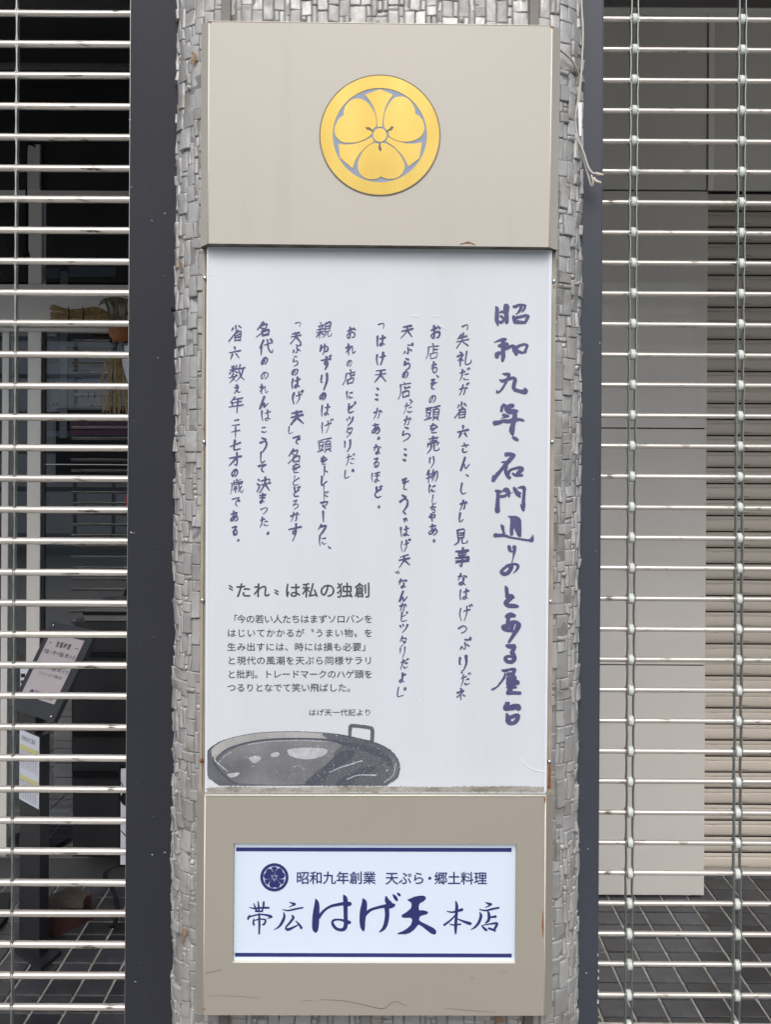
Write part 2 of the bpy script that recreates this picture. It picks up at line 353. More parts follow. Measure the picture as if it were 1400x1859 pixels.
M_cable = mat('grey_cable_sheath', (.50, .47, .42), .5)
M_cream = mat('cream_connector', (.62, .60, .50), .5)
M_tag = mat('white_cable_label', (.78, .80, .82), .5)
M_tile = mat('charcoal_floor_tile', (.026, .028, .034), .38, col2=(.042, .044, .052), nscale=30, nmix=.5, bump=.15, bscale=200, dirt=(.075, .075, .078), dscale=7, dmin=.55, dmax=.8)
M_grout = mat('pale_grout', (.58, .57, .52), .9, col2=(.30, .29, .26), nscale=14, nmix=.4)
M_panelb = mat('glossy_beige_panel', (.72, .685, .64), .35, coat=1., coatr=.03, col2=(.72, .68, .63), nscale=2, nmix=.6)
M_bulk = mat('matt_taupe_panel', (.68, .66, .61), .6, col2=(.64, .62, .57), nscale=2)
M_soffit = mat('white_soffit', (.85, .85, .82), .7)
M_slat = mat('taupe_shutter_slat', (.64, .575, .50), .45, col2=(.55, .49, .42), nscale=3, nmix=.6, stretch=(.6, 1, 4),
             dirt=(.2, .17, .13), dscale=20, dmin=.66, dmax=.74, dstretch=(.4, 1, 3))
M_dark = mat('black_joint', (.010, .010, .012), .7, spec=.15)
M_black = mat('black_paint', (.018, .019, .022), .45, col2=(.024, .025, .03), nscale=4)
M_charc = mat('dark_interior_board', (.020, .021, .024), .5, col2=(.014, .015, .018), nscale=2)
M_alu = mat('brushed_aluminium_frame', (.84, .82, .78), .42, metal=.25, col2=(.74, .72, .69), nscale=3, nmix=.6, stretch=(1, 1, .3))
M_alu_h = mat('satin_aluminium_header', (.80, .775, .74), .45, metal=.2, col2=(.70, .68, .65), nscale=2, nmix=.6, stretch=(.3, 1, 1))
M_greyst = mat('grey_stone_facing', (.17, .175, .18), .6, col2=(.11, .115, .12), nscale=10, nmix=.4, bump=.2, bscale=60)
M_glass = glass_mat('window_glass', (.80, .83, .86))
M_paper = mat('white_paper', (.62, .63, .68), .7)
M_paper2 = mat('cool_white_paper', (.72, .76, .84), .7)
M_pink = mat('pink_paper', (.42, .16, .22), .7)
M_bluep = mat('pale_blue_paper', (.34, .40, .52), .7)
M_wood = mat('brown_board', (.20, .12, .07), .7)
M_sheet = mat('mauve_white_sheet', (.46, .41, .42), .6)
M_cal = mat('white_calendar_sheet', (.66, .68, .76), .7)
M_yel = mat('yellow_print', (.60, .58, .28), .7)
M_red = mat('red_plastic', (.42, .035, .045), .5)
M_redink = mat('red_print', (.45, .06, .05), .6)
M_brick = mat('red_brown_brick', (.085, .032, .026), .8, col2=(.06, .024, .02), nscale=30, bump=.4, bscale=90)
M_bricktop = mat('paler_brick_top', (.085, .065, .058), .9, col2=(.06, .045, .04), nscale=40, bump=.4, bscale=120)  # top face and grip bar a paler, greyer brown than the sides
M_mat = mat('black_coir_mat', (.018, .018, .022), .95, bump=1., bscale=300)
M_straw = mat('dry_straw', (.62, .48, .24), .7, col2=(.26, .18, .08), nscale=140, nmix=.35, stretch=(1, 1, .3))
M_straw_g = mat('green_grey_straw', (.38, .36, .24), .7, col2=(.13, .12, .07), nscale=140, nmix=.3, stretch=(1, 1, .3))
M_orange = mat('dried_orange_peel', (.36, .14, .045), .55, col2=(.28, .10, .03), nscale=60, bump=.2, bscale=300)
M_leaf = mat('dark_dry_leaf', (.035, .04, .03), .6)
M_screw = mat('screw_metal', (.8, .78, .74), .25, metal=1.)
M_asph = mat('asphalt', (.10, .10, .10), .9, col2=(.08, .08, .08), nscale=60)
M_roadl = mat('pale_paved_road', (.30, .295, .28), .9, col2=(.26, .255, .245), nscale=10)
M_pave = mat('pavement_slab', (.2, .2, .195), .8, col2=(.045, .046, .05), nscale=20)
M_wall = mat('building_plaster', (.30, .29, .28), .8, col2=(.27, .26, .25), nscale=2)
M_oppw = mat('white_tile_facade', (.80, .79, .77), .5, col2=(.74, .73, .71), nscale=2)
M_oppg = mat('dark_window', (.03, .035, .04), .15)
M_joint2 = mat('facade_joint', (.22, .22, .21), .8)
M_kerb = mat('concrete_kerb', (.30, .30, .29), .9)
M_pan1 = mat('print_dark_grey', (.045, .05, .065), .5, col2=(.17, .175, .20), nscale=700, nmix=.5, dirt=(.25, .255, .28), dscale=7, dmin=.5, dmax=.8)
M_pan2 = mat('print_mid_grey', (.085, .09, .105), .6, col2=(.29, .29, .295), nscale=11, nmix=.5, dirt=(.13, .135, .15), dscale=800, dmin=.5, dmax=.7)
M_pan3 = mat('print_light_grey', (.55, .56, .59), .6, col2=(.34, .35, .38), nscale=120, nmix=.5)
M_pan4 = mat('print_rim_grey', (.20, .195, .195), .6, col2=(.50, .49, .48), nscale=9, nmix=.35, dirt=(.2, .205, .22), dscale=800, dmin=.5, dmax=.7)
M_pan5 = mat('print_deep_shade', (.035, .04, .06), .6, col2=(.11, .115, .14), nscale=800, nmix=.5)
M_grime = mat('sill_grime', (.40, .385, .36), .9, col2=(.20, .18, .15), nscale=90, nmix=.35, stretch=(.5, 1, 1))
M_scr = mat('white_scratch', (.9, .92, .95), .5)
M_crack = mat('crack_line', (.16, .11, .07), .8)

def vary(m, lo, hi):
    t = m.node_tree; p = t.nodes['Principled BSDF']; src = p.inputs['Base Color'].links[0].from_socket
    oi = t.nodes.new('ShaderNodeObjectInfo'); mr = t.nodes.new('ShaderNodeMapRange'); mr.inputs[3].default_value = lo; mr.inputs[4].default_value = hi
    hv = t.nodes.new('ShaderNodeHueSaturation'); t.links.new(oi.outputs['Random'], mr.inputs[0]); t.links.new(mr.outputs[0], hv.inputs['Value'])
    t.links.new(src, hv.inputs['Color']); t.links.new(hv.outputs[0], p.inputs['Base Color'])
vary(M_tile, .6, 1.6); vary(M_steel, .85, 1.08); vary(M_stone, .82, 1.12); vary(M_slat, .93, 1.05)
M_panelb.node_tree.nodes['Principled BSDF'].inputs['Coat IOR'].default_value = 1.9
# ---------------------------------------------------------------- the setting: ground
GZ = 0.0
ground = tag(mk('ground', [(-120, -120, -.16), (120, -120, -.16), (120, 120, -.16), (-120, 120, -.16)], [(0, 1, 2, 3)], M_asph), kind='structure')
road = tag(box('road', -60, 60, -9.2, -1.6, -.158, -.13, M_roadl), kind='structure')
pav = tag(box('pavement', -60, 60, -1.45, 1.93, -.15, -.012, M_pave), kind='structure')
kerb = tag(box('kerb', -60, 60, -1.6, -1.45, -.15, -.010, M_kerb, b=.01), kind='structure')
pav2 = tag(box('far_pavement', -60, 60, -12, -9.2, -.15, 0, M_kerb), kind='structure')

TP = .0956
floor = tag(mk('floor', [(-3, 1.93, GZ-.006), (3, 1.93, GZ-.006), (3, 4.6, GZ-.006), (-3, 4.6, GZ-.006)], [(0, 1, 2, 3)], M_grout), kind='structure')
tw = TP-.0085
bm = bmesh.new(); bmesh.ops.create_cube(bm, size=1)
for v in bm.verts: v.co = Vector((v.co.x*tw, v.co.y*tw, v.co.z*.01))
bmesh.ops.bevel(bm, geom=[e for e in bm.edges if all(v.co.z > 0 for v in e.verts)], offset=.0018, segments=1, affect='EDGES')
tm = bpy.data.meshes.new('tile'); bm.to_mesh(tm); bm.free(); tm.materials.append(M_tile)
cnt = 0; rest = []
X0, Y0 = .8147, 3.5957
for iy in range(-17, 10):
    for ix in range(-32, 20):
        x, y = X0+(ix+.5)*TP, Y0+(iy+.5)*TP
        if not (-2.6 < x < 2.6 and 1.97 < y < 4.45): continue
        u = CX+x*F/y; v = CY+EYE*F/y
        near = (v < 1900 and v > 1575 and (-60 < u < 250 or 1080 < u < 1460))
        if u < 250 and v < 1675: near = False
        if near and cnt < 300:
            o = bpy.data.objects.new('tile', tm); COL.objects.link(o); o.parent = floor; cnt += 1
            o.location = (x, y, GZ-.005+random.uniform(-.0004, .0004)); o.rotation_euler = (random.uniform(-.003, .003), random.uniform(-.003, .003), random.uniform(-.004, .004))
        else: rest.append((x, y))
V, Fc = [], []
for (x, y) in rest:
    h = tw/2; join_into(V, Fc, [(x-h, y-h, GZ-.0005), (x+h, y-h, GZ-.0005), (x+h, y+h, GZ-.0005), (x-h, y+h, GZ-.0005)], [(0, 1, 2, 3)])
tag(mk('far_tiles', V, Fc, M_tile, floor), kind='stuff')

# ---------------------------------------------------------------- own building round the recesses
bld = empty('building', 'plaster upper storey of the shop building above the shutters', 'building', (0, 2.1, 2.5))
box('wall', -2.9, 2.7, 2.09, 2.13, 2.52, 7.5, M_wall, bld)  # wall and ceilings end short, out of view, to let daylight into the recesses
box('lintel', .36, 3, 1.99, 2.088, ZP(1250, 13, 2.088), 2.9, M_black, bld)
box('lintel', -3, -.38, 1.99, 2.088, ZP(100, -22, 1.99), 2.9, M_black, bld)
box('divider_wall', -.30, .10, 2.14, 4.6, -.05, 3.3, M_bulk, bld)
box('divider_wall', .101, .33, 2.14, 4.6, -.05, 3.3, M_soffit, bld)
box('shopfront_return', -2.9, -2.05, 3.85, 3.95, -.05, 2.94, M_bulk, bld)
box('side_wall', -2.9, -2.8, 3.96, 5.6, -.05, 2.94, M_charc, bld)
box('back_wall', -2.9, -.301, 5.6, 5.8, -.05, 3.3, M_charc, bld)
box('ceiling', -2.9, -.301, 2.131, 5.6, 2.95, 3.05, M_charc, bld)
zc = ZP(1200, 28, 3.72)
box('ceiling', .331, 2.7, 2.131, 3.95, zc, zc+.1, M_soffit, bld)

# ---------------------------------------------------------------- relief-clad pillar
pill = empty('stone_clad_pillar', 'silver grey pillar clad in small uneven relief blocks, behind the tall sign', 'pillar', (-.015, 1.95, 0))
prof = [(-.400, 1.985), (-.399, 1.963), (-.391, 1.935), (-.372, 1.908), (-.345, 1.888), (-.31, 1.879), (-.25, 1.876), (-.1, 1.876), (.07, 1.876), (.22, 1.876), (.28, 1.879), (.315, 1.888), (.342, 1.908), (.361, 1.935), (.3685, 1.963), (.3695, 1.985)]
PP = [Vector((p[0], p[1], 0)) for p in cr(prof, 8)]
SL = [0]
for a, b in zip(PP[:-1], PP[1:]): SL.append(SL[-1]+(b-a).length)
UT = SL[-1]
def prof_at(u):
    u = min(max(u, 0), UT-1e-6)
    k = int(np.searchsorted(SL, u, side='right'))-1; k = min(k, len(PP)-2)
    t = (u-SL[k])/(SL[k+1]-SL[k]); p = PP[k].lerp(PP[k+1], t); d = (PP[k+1]-PP[k]).normalized()
    return p, Vector((d.y, -d.x, 0))
ZB, ZT = -.02, 2.56
V = []; 
for p in PP: V += [(p.x, p.y, ZB), (p.x, p.y, ZT)]
Fc = [(2*i, 2*i+2, 2*i+3, 2*i+1) for i in range(len(PP)-1)]
mk('core', V, Fc, M_stone_gap, pill, smooth=True)
# packing of irregular blocks in the unrolled surface, 8.5 mm modules
G = .0098; nu = int(UT/G); gu = UT/nu; nv_ = int((ZT-ZB)/G)
occ = np.zeros((nu, nv_), bool)
uL = next(s for s, p in zip(SL, PP) if p.x > -.325); uR = next(s for s, p in zip(SL, PP) if p.x > .295)
zhi, zlo = ZP(700, 75, 1.87), ZP(700, 1815, 1.87)
def needed(u, z):
    return u < uL or u > uR or z > zhi or z < zlo
blocks = []
sizes = [(1, 2), (1, 3), (2, 2), (2, 3), (2, 4), (2, 5), (3, 3), (3, 2), (1, 4), (2, 1), (3, 4), (1, 1), (3, 5), (4, 3)]
wts = [5, 4, 9, 12, 10, 6, 9, 6, 3, 4, 8, 2, 3, 3]
for j in range(nv_-1, -1, -1):
    for i in range(nu):
        if occ[i, j]: continue
        if not needed((i+.5)*gu, ZB+(j+.5)*G): continue
        for _ in range(12):
            a, b = random.choices(sizes, wts)[0]
            if i+a <= nu and j-b+1 >= 0 and not occ[i:i+a, j-b+1:j+1].any(): break
        else: a, b = 1, 1
        occ[i:i+a, j-b+1:j+1] = True; blocks.append((i, j-b+1, a, b))
def blockmesh(bk, q):
    i, j, a, b = bk; nx, ny = max(4, a*2+1), max(4, b*2+1)
    S_ = [0, .12/a]+[.26/a+(1-.52/a)*k/(nx-4) for k in range(nx-3)]+[1-.12/a, 1] if nx > 4 else [0, .15/a, .5, 1-.15/a, 1]
    T_ = [0, .14/b]+[.28/b+(1-.56/b)*k/(ny-4) for k in range(ny-3)]+[1-.14/b, 1] if ny > 4 else [0, .18/b, .5, 1-.18/b, 1]
    h0 = random.choice([.001, .002, .003, .0045, .006, .0075]); tl = random.uniform(-.0022, .003); tx = random.uniform(-.0012, .0012)
    g = .0005; V = []; Fc = []; sk = random.uniform(-.0018, .0018); wr = random.uniform(.3, 1.0)
    for y in range(ny+1):
        for x in range(nx+1):
            s, t = S_[x], T_[y]
            s2 = .04*(1 if x == 1 else 0)-(.04 if x == nx-1 else 0)
            u = (i+s*a)*gu+(g if x == 0 else -g if x == nx else 0); z = ZB+(j+t*b)*G+(g if y == 0 else -g if y == ny else 0)
            u += .0012*noise.noise(Vector((q, z*90, 0))) ; z += sk*(s-.5)*2*.6+.0012*noise.noise(Vector((u*90, q, 5)))
            edge = (x in (0, nx)) or (y in (0, ny))
            if edge: h = -.0003
            else:
                h = h0+tl*(t-.5)*2+tx*(s-.5)*2
                h *= .82*(.4+.6*min(1, max(0, (min(u, UT-u)-.012)/.03)))
                h += wr*.0026*noise.noise(Vector((u*260, z*60, q*1.7)))+wr*.0014*noise.noise(Vector((u*130, z*150, q*.7)))
                if x in (1, nx-1): h -= .0004
            p, n = prof_at(u); p = p+n*h; V.append((p.x, p.y, z))
    for y in range(ny):
        for x in range(nx):
            k = y*(nx+1)+x; Fc.append((k, k+1, k+nx+2, k+nx+1))
    return V, Fc
def vis_area(bk):
    i, j, a, b = bk; u = (i+a/2)*gu; z = ZB+(j+b/2)*G; p, n = prof_at(u)
    py = CY-(z-EYE)*F/p.y; px = CX+p.x*F/p.y
    if py < -12 or py > 1870: return 0
    if 40 < py < 1845 and 366 < px < 1000: return 0
    fac = max(0, n.dot((Vector((0, 0, 0))-p).normalized()))
    return a*b*fac
order = sorted(range(len(blocks)), key=lambda k: -vis_area(blocks[k]))
Vs, Fs = [], []
for rank, k in enumerate(order):
    V, Fc = blockmesh(blocks[k], k)
    if rank < 300: mk('block', V, Fc, M_stone, pill, smooth=True)
    else: join_into(Vs, Fs, V, Fc)
tag(mk('small_blocks', Vs, Fs, M_stone, pill, smooth=True), kind='stuff')
# rust and brown blots on the cladding, nail
def on_pillar(px, py):
    # photo position -> outermost surface point of the pillar profile
    best = None
    for s in np.linspace(0, UT, 260):
        p, n = prof_at(s); q = p+n*.008
        u = CX+q.x*F/q.y
        dxp = (px-CX)*cR+(py-CY)*sR+CX
        d = abs(u-dxp)
        if best is None or d < best[0]: best = (d, q)
    q = best[1]; return Vector((q.x, q.y, ZP(px, py, q.y)))
for (px, py, rx, ry) in [(352, 104, 5, 8), (348, 112, 3, 7), (325, 480, 4, 9), (334, 1692, 6, 6), (329, 1706, 4, 5), (337, 1360, 4, 2), (905, 1852, 8, 3)]:
    st = [[(px-rx*.4, py-ry, rx*.8), (px+rx*.3, py, rx*1.4), (px, py+ry, rx*.7)]]
    if px > 500: o = ink('rust_stain', 1.866, M_rust_pale, pill, strokes=st, cell=.7, rough=1.2, seed=px)
    else: o = ink('rust_stain', 0, M_rust_pale, pill, strokes=st, cell=1.0, rough=1.2, seed=px, mapf=on_pillar)
nail = empty('nail', 'short dark nail sticking out of the left edge of the pillar', 'nail', W(318, 563, 1.955))
a, b = W(321, 563, 1.95), W(314, 562, 1.925)
tube('shank', [a, b], .0012, M_dark, nail, 8); tube('head', [b, b+(b-a).normalized()*.0015], .0042, M_dark, nail, 12)

# ---------------------------------------------------------------- jambs (guide rails of the grille shutters)
def jamb(label, pxa, pxb, m, lip_right):
    x0, x1 = XP(pxa, CY, 1.955), XP(pxb, CY, 1.955)
    e = empty('guide_rail', label, 'guide rail', ((x0+x1)/2, 1.96, 0), 'guide rails of the grille shutters')
    box('rail_face', x0, x1, 1.955, 1.995, -.01, 2.56, m, e, b=.0012)
    xa, xb = (x0, x0+.03) if not lip_right else (x1-.03, x1)
    box('channel_back', xa, xb, 2.045, 2.08, -.01, 2.56, m, e)
    xw = (x0+.031, x1) if not lip_right else (x0, x1-.031)
    box('channel_web', xw[0], xw[1], 1.9952, 2.08, -.01, 2.56, m, e)
    xl = (x0-.0012, x0-.0002) if not lip_right else (x1+.0002, x1+.0016)
    box('edge_lip_or_highlight', xl[0], xl[1], 1.957, 1.993, -.01, 2.56, M_link if not lip_right else m, e)  # left lip in bright steel carries the rail's edge highlight as colour
    return e
jl = jamb('wide flat charcoal guide rail left of the pillar, edge of the left grille shutter', 232, 322, M_jamb, False)
jr = jamb('slate blue guide rail right of the pillar, with the loose cable end hanging over it', 1046, 1091, M_jamb_r, True)
for (px, py, s) in [(1086, 1733, 2), (1087.3, 1762, 2.2), (1087, 1775, 2.6), (1087, 1800, 3.0), (1086.5, 1818, 3.2), (1065, 1766, 1.2), (1031+37, 1540, 1.3), (1074, 604, 1.), (1090, 622, 1.2), (1078, 870, 1.)]:
    ink('paint_chip', 1.9543, M_chip, jr, strokes=[[(px, py-s*.8, s*.7), (px, py+s*.8, s)]], cell=.5, rough=.5, seed=py)
for (px, py, s) in [(238, 966, 2.4), (243, 967, 1.6), (299, 387, 1.2), (275, 400, 1.4), (286, 649, 1.4), (235, 217, 1.6), (238, 339, 1.6), (284, 992, 1.3), (262, 738, 1), (297, 500, 1.1), (279, 1156, 1.3), (276, 1551, 1.8), (299, 1547, 1.8), (279, 1607, 1.2), (245, 1782, 1.8), (298, 1755, 1.)]:
    ink('paint_chip', 1.9543, M_chip, jl, strokes=[[(px-s*.5, py, s*.7), (px+s*.5, py+s*.4, s*.6)]], cell=.5, rough=.4, seed=py)

# ---------------------------------------------------------------- grille shutters
YS = 2.0
def bar_mesh(x0, x1, r):
    V, Fc = tube(None, [(x0, 0, 0), (x1, 0, 0)], r, None, seg=16); return V, Fc
def linkmesh(h, bow, thick=.0008, dep=.013, n=6):
    V = []; Fc = []
    for i in range(n+1):
        t = i/n; z = (t-.5)*h; off = bow*(math.sin(math.pi*t)**.7)
        for (dx, dy) in ((-thick, -dep/2), (thick, -dep/2), (thick, dep/2), (-thick, dep/2)):
            V.append((-off+dx, dy, z))
    for i in range(n):
        for k in range(4):
            a = i*4+k; b = i*4+(k+1) % 4; Fc.append((a, b, b+4, a+4))
    Fc += [(3, 2, 1, 0), (n*4, n*4+1, n*4+2, n*4+3)]
    me = bpy.data.meshes.new('link'); me.from_pydata(V, [], Fc); me.materials.append(M_link); me.update(); return me
def inst(name, me, parent, loc, rot=(0, 0, 0), sc=(1, 1, 1)):
    o = bpy.data.objects.new(name, me); COL.objects.link(o); o.parent = parent
    o.location = Vector(loc)-Vector(parent.location); o.rotation_euler = rot; o.scale = sc; return o

def grille(label, xa, xb, ys, r, cols, rings, colgap):
    e = empty('grille_shutter', label, 'grille shutter', ((xa+xb)/2, YS, 0))
    bars = []
    for k in range(9):          # nine bars of different wear and a slight sag; each starts at its own texture offset
        off = 3.7*k; n_ = 14; hw = (xb-xa)/2; sg = random.uniform(-.0012, .0006)
        V, Fc = tube(None, [(off-hw+2*hw*i/n_, random.uniform(-.0003, .0003), sg*math.sin(math.pi*i/n_)+random.uniform(-.0002, .0002)) for i in range(n_+1)], r*random.uniform(.97, 1.03), None, seg=16, cap=False)
        bmh = bpy.data.meshes.new('bar'); bmh.from_pydata([tuple(v) for v in V], [], Fc); bmh.materials.append(M_steel)
        bmh.polygons.foreach_set('use_smooth', [True]*len(bmh.polygons)); bmh.update(); bars.append((bmh, off))
    zs = ys
    h = zs[0]-zs[1]
    l1 = linkmesh(h+.012, -.0024); l2 = linkmesh(h+.012, .0024)
    # nylon roller
    V, Fc = tube(None, [(-.0052, 0, 0), (-.0048, 0, 0), (-.0044, 0, 0), (.0044, 0, 0), (.0048, 0, 0), (.0052, 0, 0)], [r*1.3, r*1.9, r*2.1, r*2.1, r*1.9, r*1.3], None, seg=18)
    rm = bpy.data.meshes.new('roller'); rm.from_pydata([tuple(v) for v in V], [], Fc); rm.materials.append(M_ring); rm.update()
    rm.polygons.foreach_set('use_smooth', [True]*len(rm.polygons))
    V, Fc = tube(None, [(-.0008, 0, 0), (.0008, 0, 0)], r*1.55, None, seg=14)
    wm = bpy.data.meshes.new('washer'); wm.from_pydata([tuple(v) for v in V], [], Fc); wm.materials.append(M_link); wm.update()
    for i, z in enumerate(zs):
        sl = random.uniform(-.0006, .0006)
        bmh, off = bars[(i*5+random.randint(0, 2)) % 9]; inst('bar', bmh, e, ((xa+xb)/2-off, YS, z+random.uniform(-.0007, .0007)))
        for cx in cols:
            jx = random.uniform(-.0006, .0006)
            if rings:
                ro = inst('roller', rm, e, (cx+jx, YS-.001, z), rot=(random.uniform(0, 6), 0, 0))
                for s in (-1, 1): inst('washer', wm, e, (cx+jx+s*.0064, YS, z))
            if i < len(zs)-1 or True:
                wv = random.uniform(-.0008, .0008)
                inst('link', l1, e, (cx-colgap+wv, YS, z-h/2)); inst('link', l2, e, (cx+colgap+wv, YS, z-h/2))
    return e
ly = [24.4+56.34*k for k in range(-1, 33)]
zl = [ZP(130, y, YS) for y in ly]
while zl[-1] > .1: zl.append(zl[-1]-(zl[0]-zl[1]))
gl = grille('grille shutter of thick stainless bars, left of the pillar before the dark entrance', -1.75, XP(238, 800, YS), zl, .0068, [XP(27, 900, YS), XP(27, 900, YS)-.31, XP(27, 900, YS)-.62], False, .0026)
ry = [35.8+55.33*k for k in range(-1, 33)]
zr = [ZP(1245, y, YS) for y in ry]
while zr[-1] > .1: zr.append(zr[-1]-(zr[0]-zr[1]))
gr = grille('grille shutter of thinner bars with white rollers, right of the pillar before beige panels', XP(1084, 800, YS), 2.6, zr, .0050, [XP(1147, 900, YS), XP(1342.5, 900, YS), XP(1538, 900, YS)], True, .0084)

# ---------------------------------------------------------------- the sign tower
sign = empty('sign_tower', 'tall beige boxed sign with gold crest, handwritten white panel and small lit nameplate', 'sign', (0, 1.85, .4))
def signbox(name, fr, rr, Y, dY, back, m, hole=None, under=None):
    """fr, rr: photo corners TL TR BR BL of the front face and of the rear edge of the folded sides"""
    f = [W(*p, Y) for p in fr]; r = [W(*p, Y+dY) for p in rr]
    V = f+r+[Vector((p.x, back, p.z)) for p in r]
    Fc = []; mi = []
    if hole:
        h = [W(*p, Y) for p in hole]; V += h; V += [W(*p, Y)+Vector((0, .014, 0)) for p in hole]
        for k in range(4): k2 = (k+1) % 4; Fc.append((k, k2, 12+k2, 12+k)); mi.append(0); Fc.append((12+k, 12+k2, 16+k2, 16+k)); mi.append(0 if k != 2 else 1)  # lower reveal in the pale edge colour, a painted rim highlight
    else: Fc.append((0, 1, 2, 3)); mi.append(0)
    for k in range(4):
        k2 = (k+1) % 4
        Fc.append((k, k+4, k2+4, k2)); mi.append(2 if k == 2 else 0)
        Fc.append((k+4, k+8, k2+8, k2+4)); mi.append(2 if k == 2 else 0)
    Fc.append((8, 11, 10, 9)); mi.append(0)
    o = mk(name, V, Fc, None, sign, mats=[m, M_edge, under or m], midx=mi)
    fixn(o)
    # narrow rounded fold lines, their bright highlight painted on in a pale colour
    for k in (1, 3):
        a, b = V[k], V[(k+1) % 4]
        t = tube('fold_highlight', [a+Vector((0, .0004, 0)), b+Vector((0, .0004, 0))], .0011, M_edge, o, 6)
    return o
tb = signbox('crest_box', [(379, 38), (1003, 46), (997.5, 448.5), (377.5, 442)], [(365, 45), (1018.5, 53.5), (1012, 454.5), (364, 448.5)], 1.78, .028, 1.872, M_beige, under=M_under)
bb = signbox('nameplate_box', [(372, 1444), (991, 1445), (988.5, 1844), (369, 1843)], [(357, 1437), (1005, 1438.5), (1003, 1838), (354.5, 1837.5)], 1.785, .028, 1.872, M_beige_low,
             hole=[(424, 1531), (938.5, 1533), (936.5, 1749), (422, 1748)])
tube('fold_highlight', [W(372, 1443.6, 1.785), W(991, 1444.6, 1.785)], .0016, M_edge, bb, 6)
tube('fold_highlight', [W(379, 38.5, 1.78), W(1003, 46.5, 1.78)], .0009, M_edge, tb, 6)
# steel straps that carry the boxes
for (x, ya, yb) in [(409.5, -30, 42), (971, -30, 50), (405, 1838, 1885), (960.5, 1838, 1885)]:
    pbox('strap', x-8.5, ya, x+8.5, yb, 1.862, .010, M_strap, sign, b=.0008)
# nameplate
YN = 1.795
def quad(name, P, Y, m, parent, th=.003):
    f = [W(*p, Y) for p in P]; b = [v+Vector((0, th, 0)) for v in f]
    return fixn(mk(name, f+b, [(0, 1, 2, 3), (7, 6, 5, 4), (0, 4, 5, 1), (1, 5, 6, 2), (2, 6, 7, 3), (3, 7, 4, 0)], m, parent))
nm = quad('nameplate', [(420, 1528), (942, 1530), (940, 1752), (418, 1751)], YN, M_white2, sign)
YI = YN-.0006
def fmap(Y): return lambda x, y: W(x, y, Y)
quad('print_band', [(428.5, 1538.5), (929.5, 1539.5), (929.3, 1546.6), (428.4, 1545.4)], YI, M_navy, nm, .0004)
quad('print_band', [(426.5, 1730), (929.5, 1731.5), (929.5, 1738.3), (426.4, 1736.8)], YI, M_navy, nm, .0004)
ink('silicone_seal', YN-.0012, mat('old_sealant', (.55, .53, .47), .7, col2=(.3, .29, .26), nscale=80, nmix=.5), sign,
    strokes=[[(424, 1535, 2.5), (423.4, 1600, 3), (422.6, 1680, 3.4), (422.5, 1746, 3)], [(424, 1747.3, 2.5), (600, 1748, 2), (800, 1749, 3), (935, 1749, 3)], [(938, 1540, 1.5), (937, 1745, 2)]], cell=.8, rough=.8)
lettering('lettering', [(c, 549.6+24.2*i, 1593.5, 24.6) for i, c in enumerate('昭和九年創業')] +
          [(c, x, 1594.3, 24.6) for c, x in zip('天ぷら・郷土料理', (711.5, 735.5, 760, 780.5, 800.5, 824.6, 848.5, 872.5))], M_navy, nm, fmap(YI), bold=.34)
HA = dict(org=(430, 1600), sc=5.6); HB = dict(org=(640, 1600), sc=5.0)
ink('brush_lettering', YI, M_navy, nm, strokes=[
    [(128, 266, 6), (175, 275, 14), (230, 270, 16), (300, 268, 18), (326, 270, 14)], [(170, 225, 6), (185, 262, 16), (198, 300, 14)],
    [(215, 205, 8), (220, 250, 16), (222, 300, 14)], [(272, 213, 18), (268, 260, 16), (255, 300, 12)], [(190, 305, 14), (258, 305, 14)],
    [(130, 345, 10), (116, 370, 20), (110, 390, 8)], [(112, 368, 10), (180, 345, 13), (260, 337, 13), (335, 352, 22), (352, 365, 12), (310, 377, 6)],
    [(172, 382, 8), (166, 410, 15), (172, 440, 18)], [(176, 398, 9), (230, 384, 12), (282, 388, 14), (291, 405, 15), (275, 436, 18), (258, 440, 7)],
    [(225, 330, 14), (228, 430, 19), (226, 533, 14)],
    [(535, 212, 5), (560, 222, 15), (588, 232, 20), (558, 249, 9), (530, 262, 4)], [(465, 286, 6), (520, 297, 13), (600, 280, 16), (668, 268, 14)],
    [(475, 314, 6), (482, 360, 22), (455, 425, 24), (420, 467, 15), (378, 492, 4)], [(558, 347, 10), (574, 368, 22), (545, 412, 20), (498, 468, 14), (518, 490, 26), (580, 465, 17), (632, 436, 7)],
    [(600, 405, 8), (635, 440, 18), (655, 472, 24)],
    [(800, 180, 6), (813, 230, 44), (804, 350, 64), (798, 470, 60), (802, 508, 26)],
    [(845, 375, 6), (848, 345, 26), (895, 290, 22), (960, 252, 24), (1040, 234, 28), (1090, 227, 32), (1140, 230, 42), (1157, 228, 16)],
    [(1088, 144, 14), (1103, 180, 42), (1105, 260, 40), (1106, 350, 37), (1108, 430, 38), (1096, 478, 36), (1060, 494, 28), (1010, 480, 27), (978, 442, 26), (972, 412, 20), (992, 393, 20), (1040, 389, 16), (1090, 400, 24), (1138, 417, 34), (1153, 415, 14)]],
    cell=.45, fat=1.05, gain=2.5, **HA)
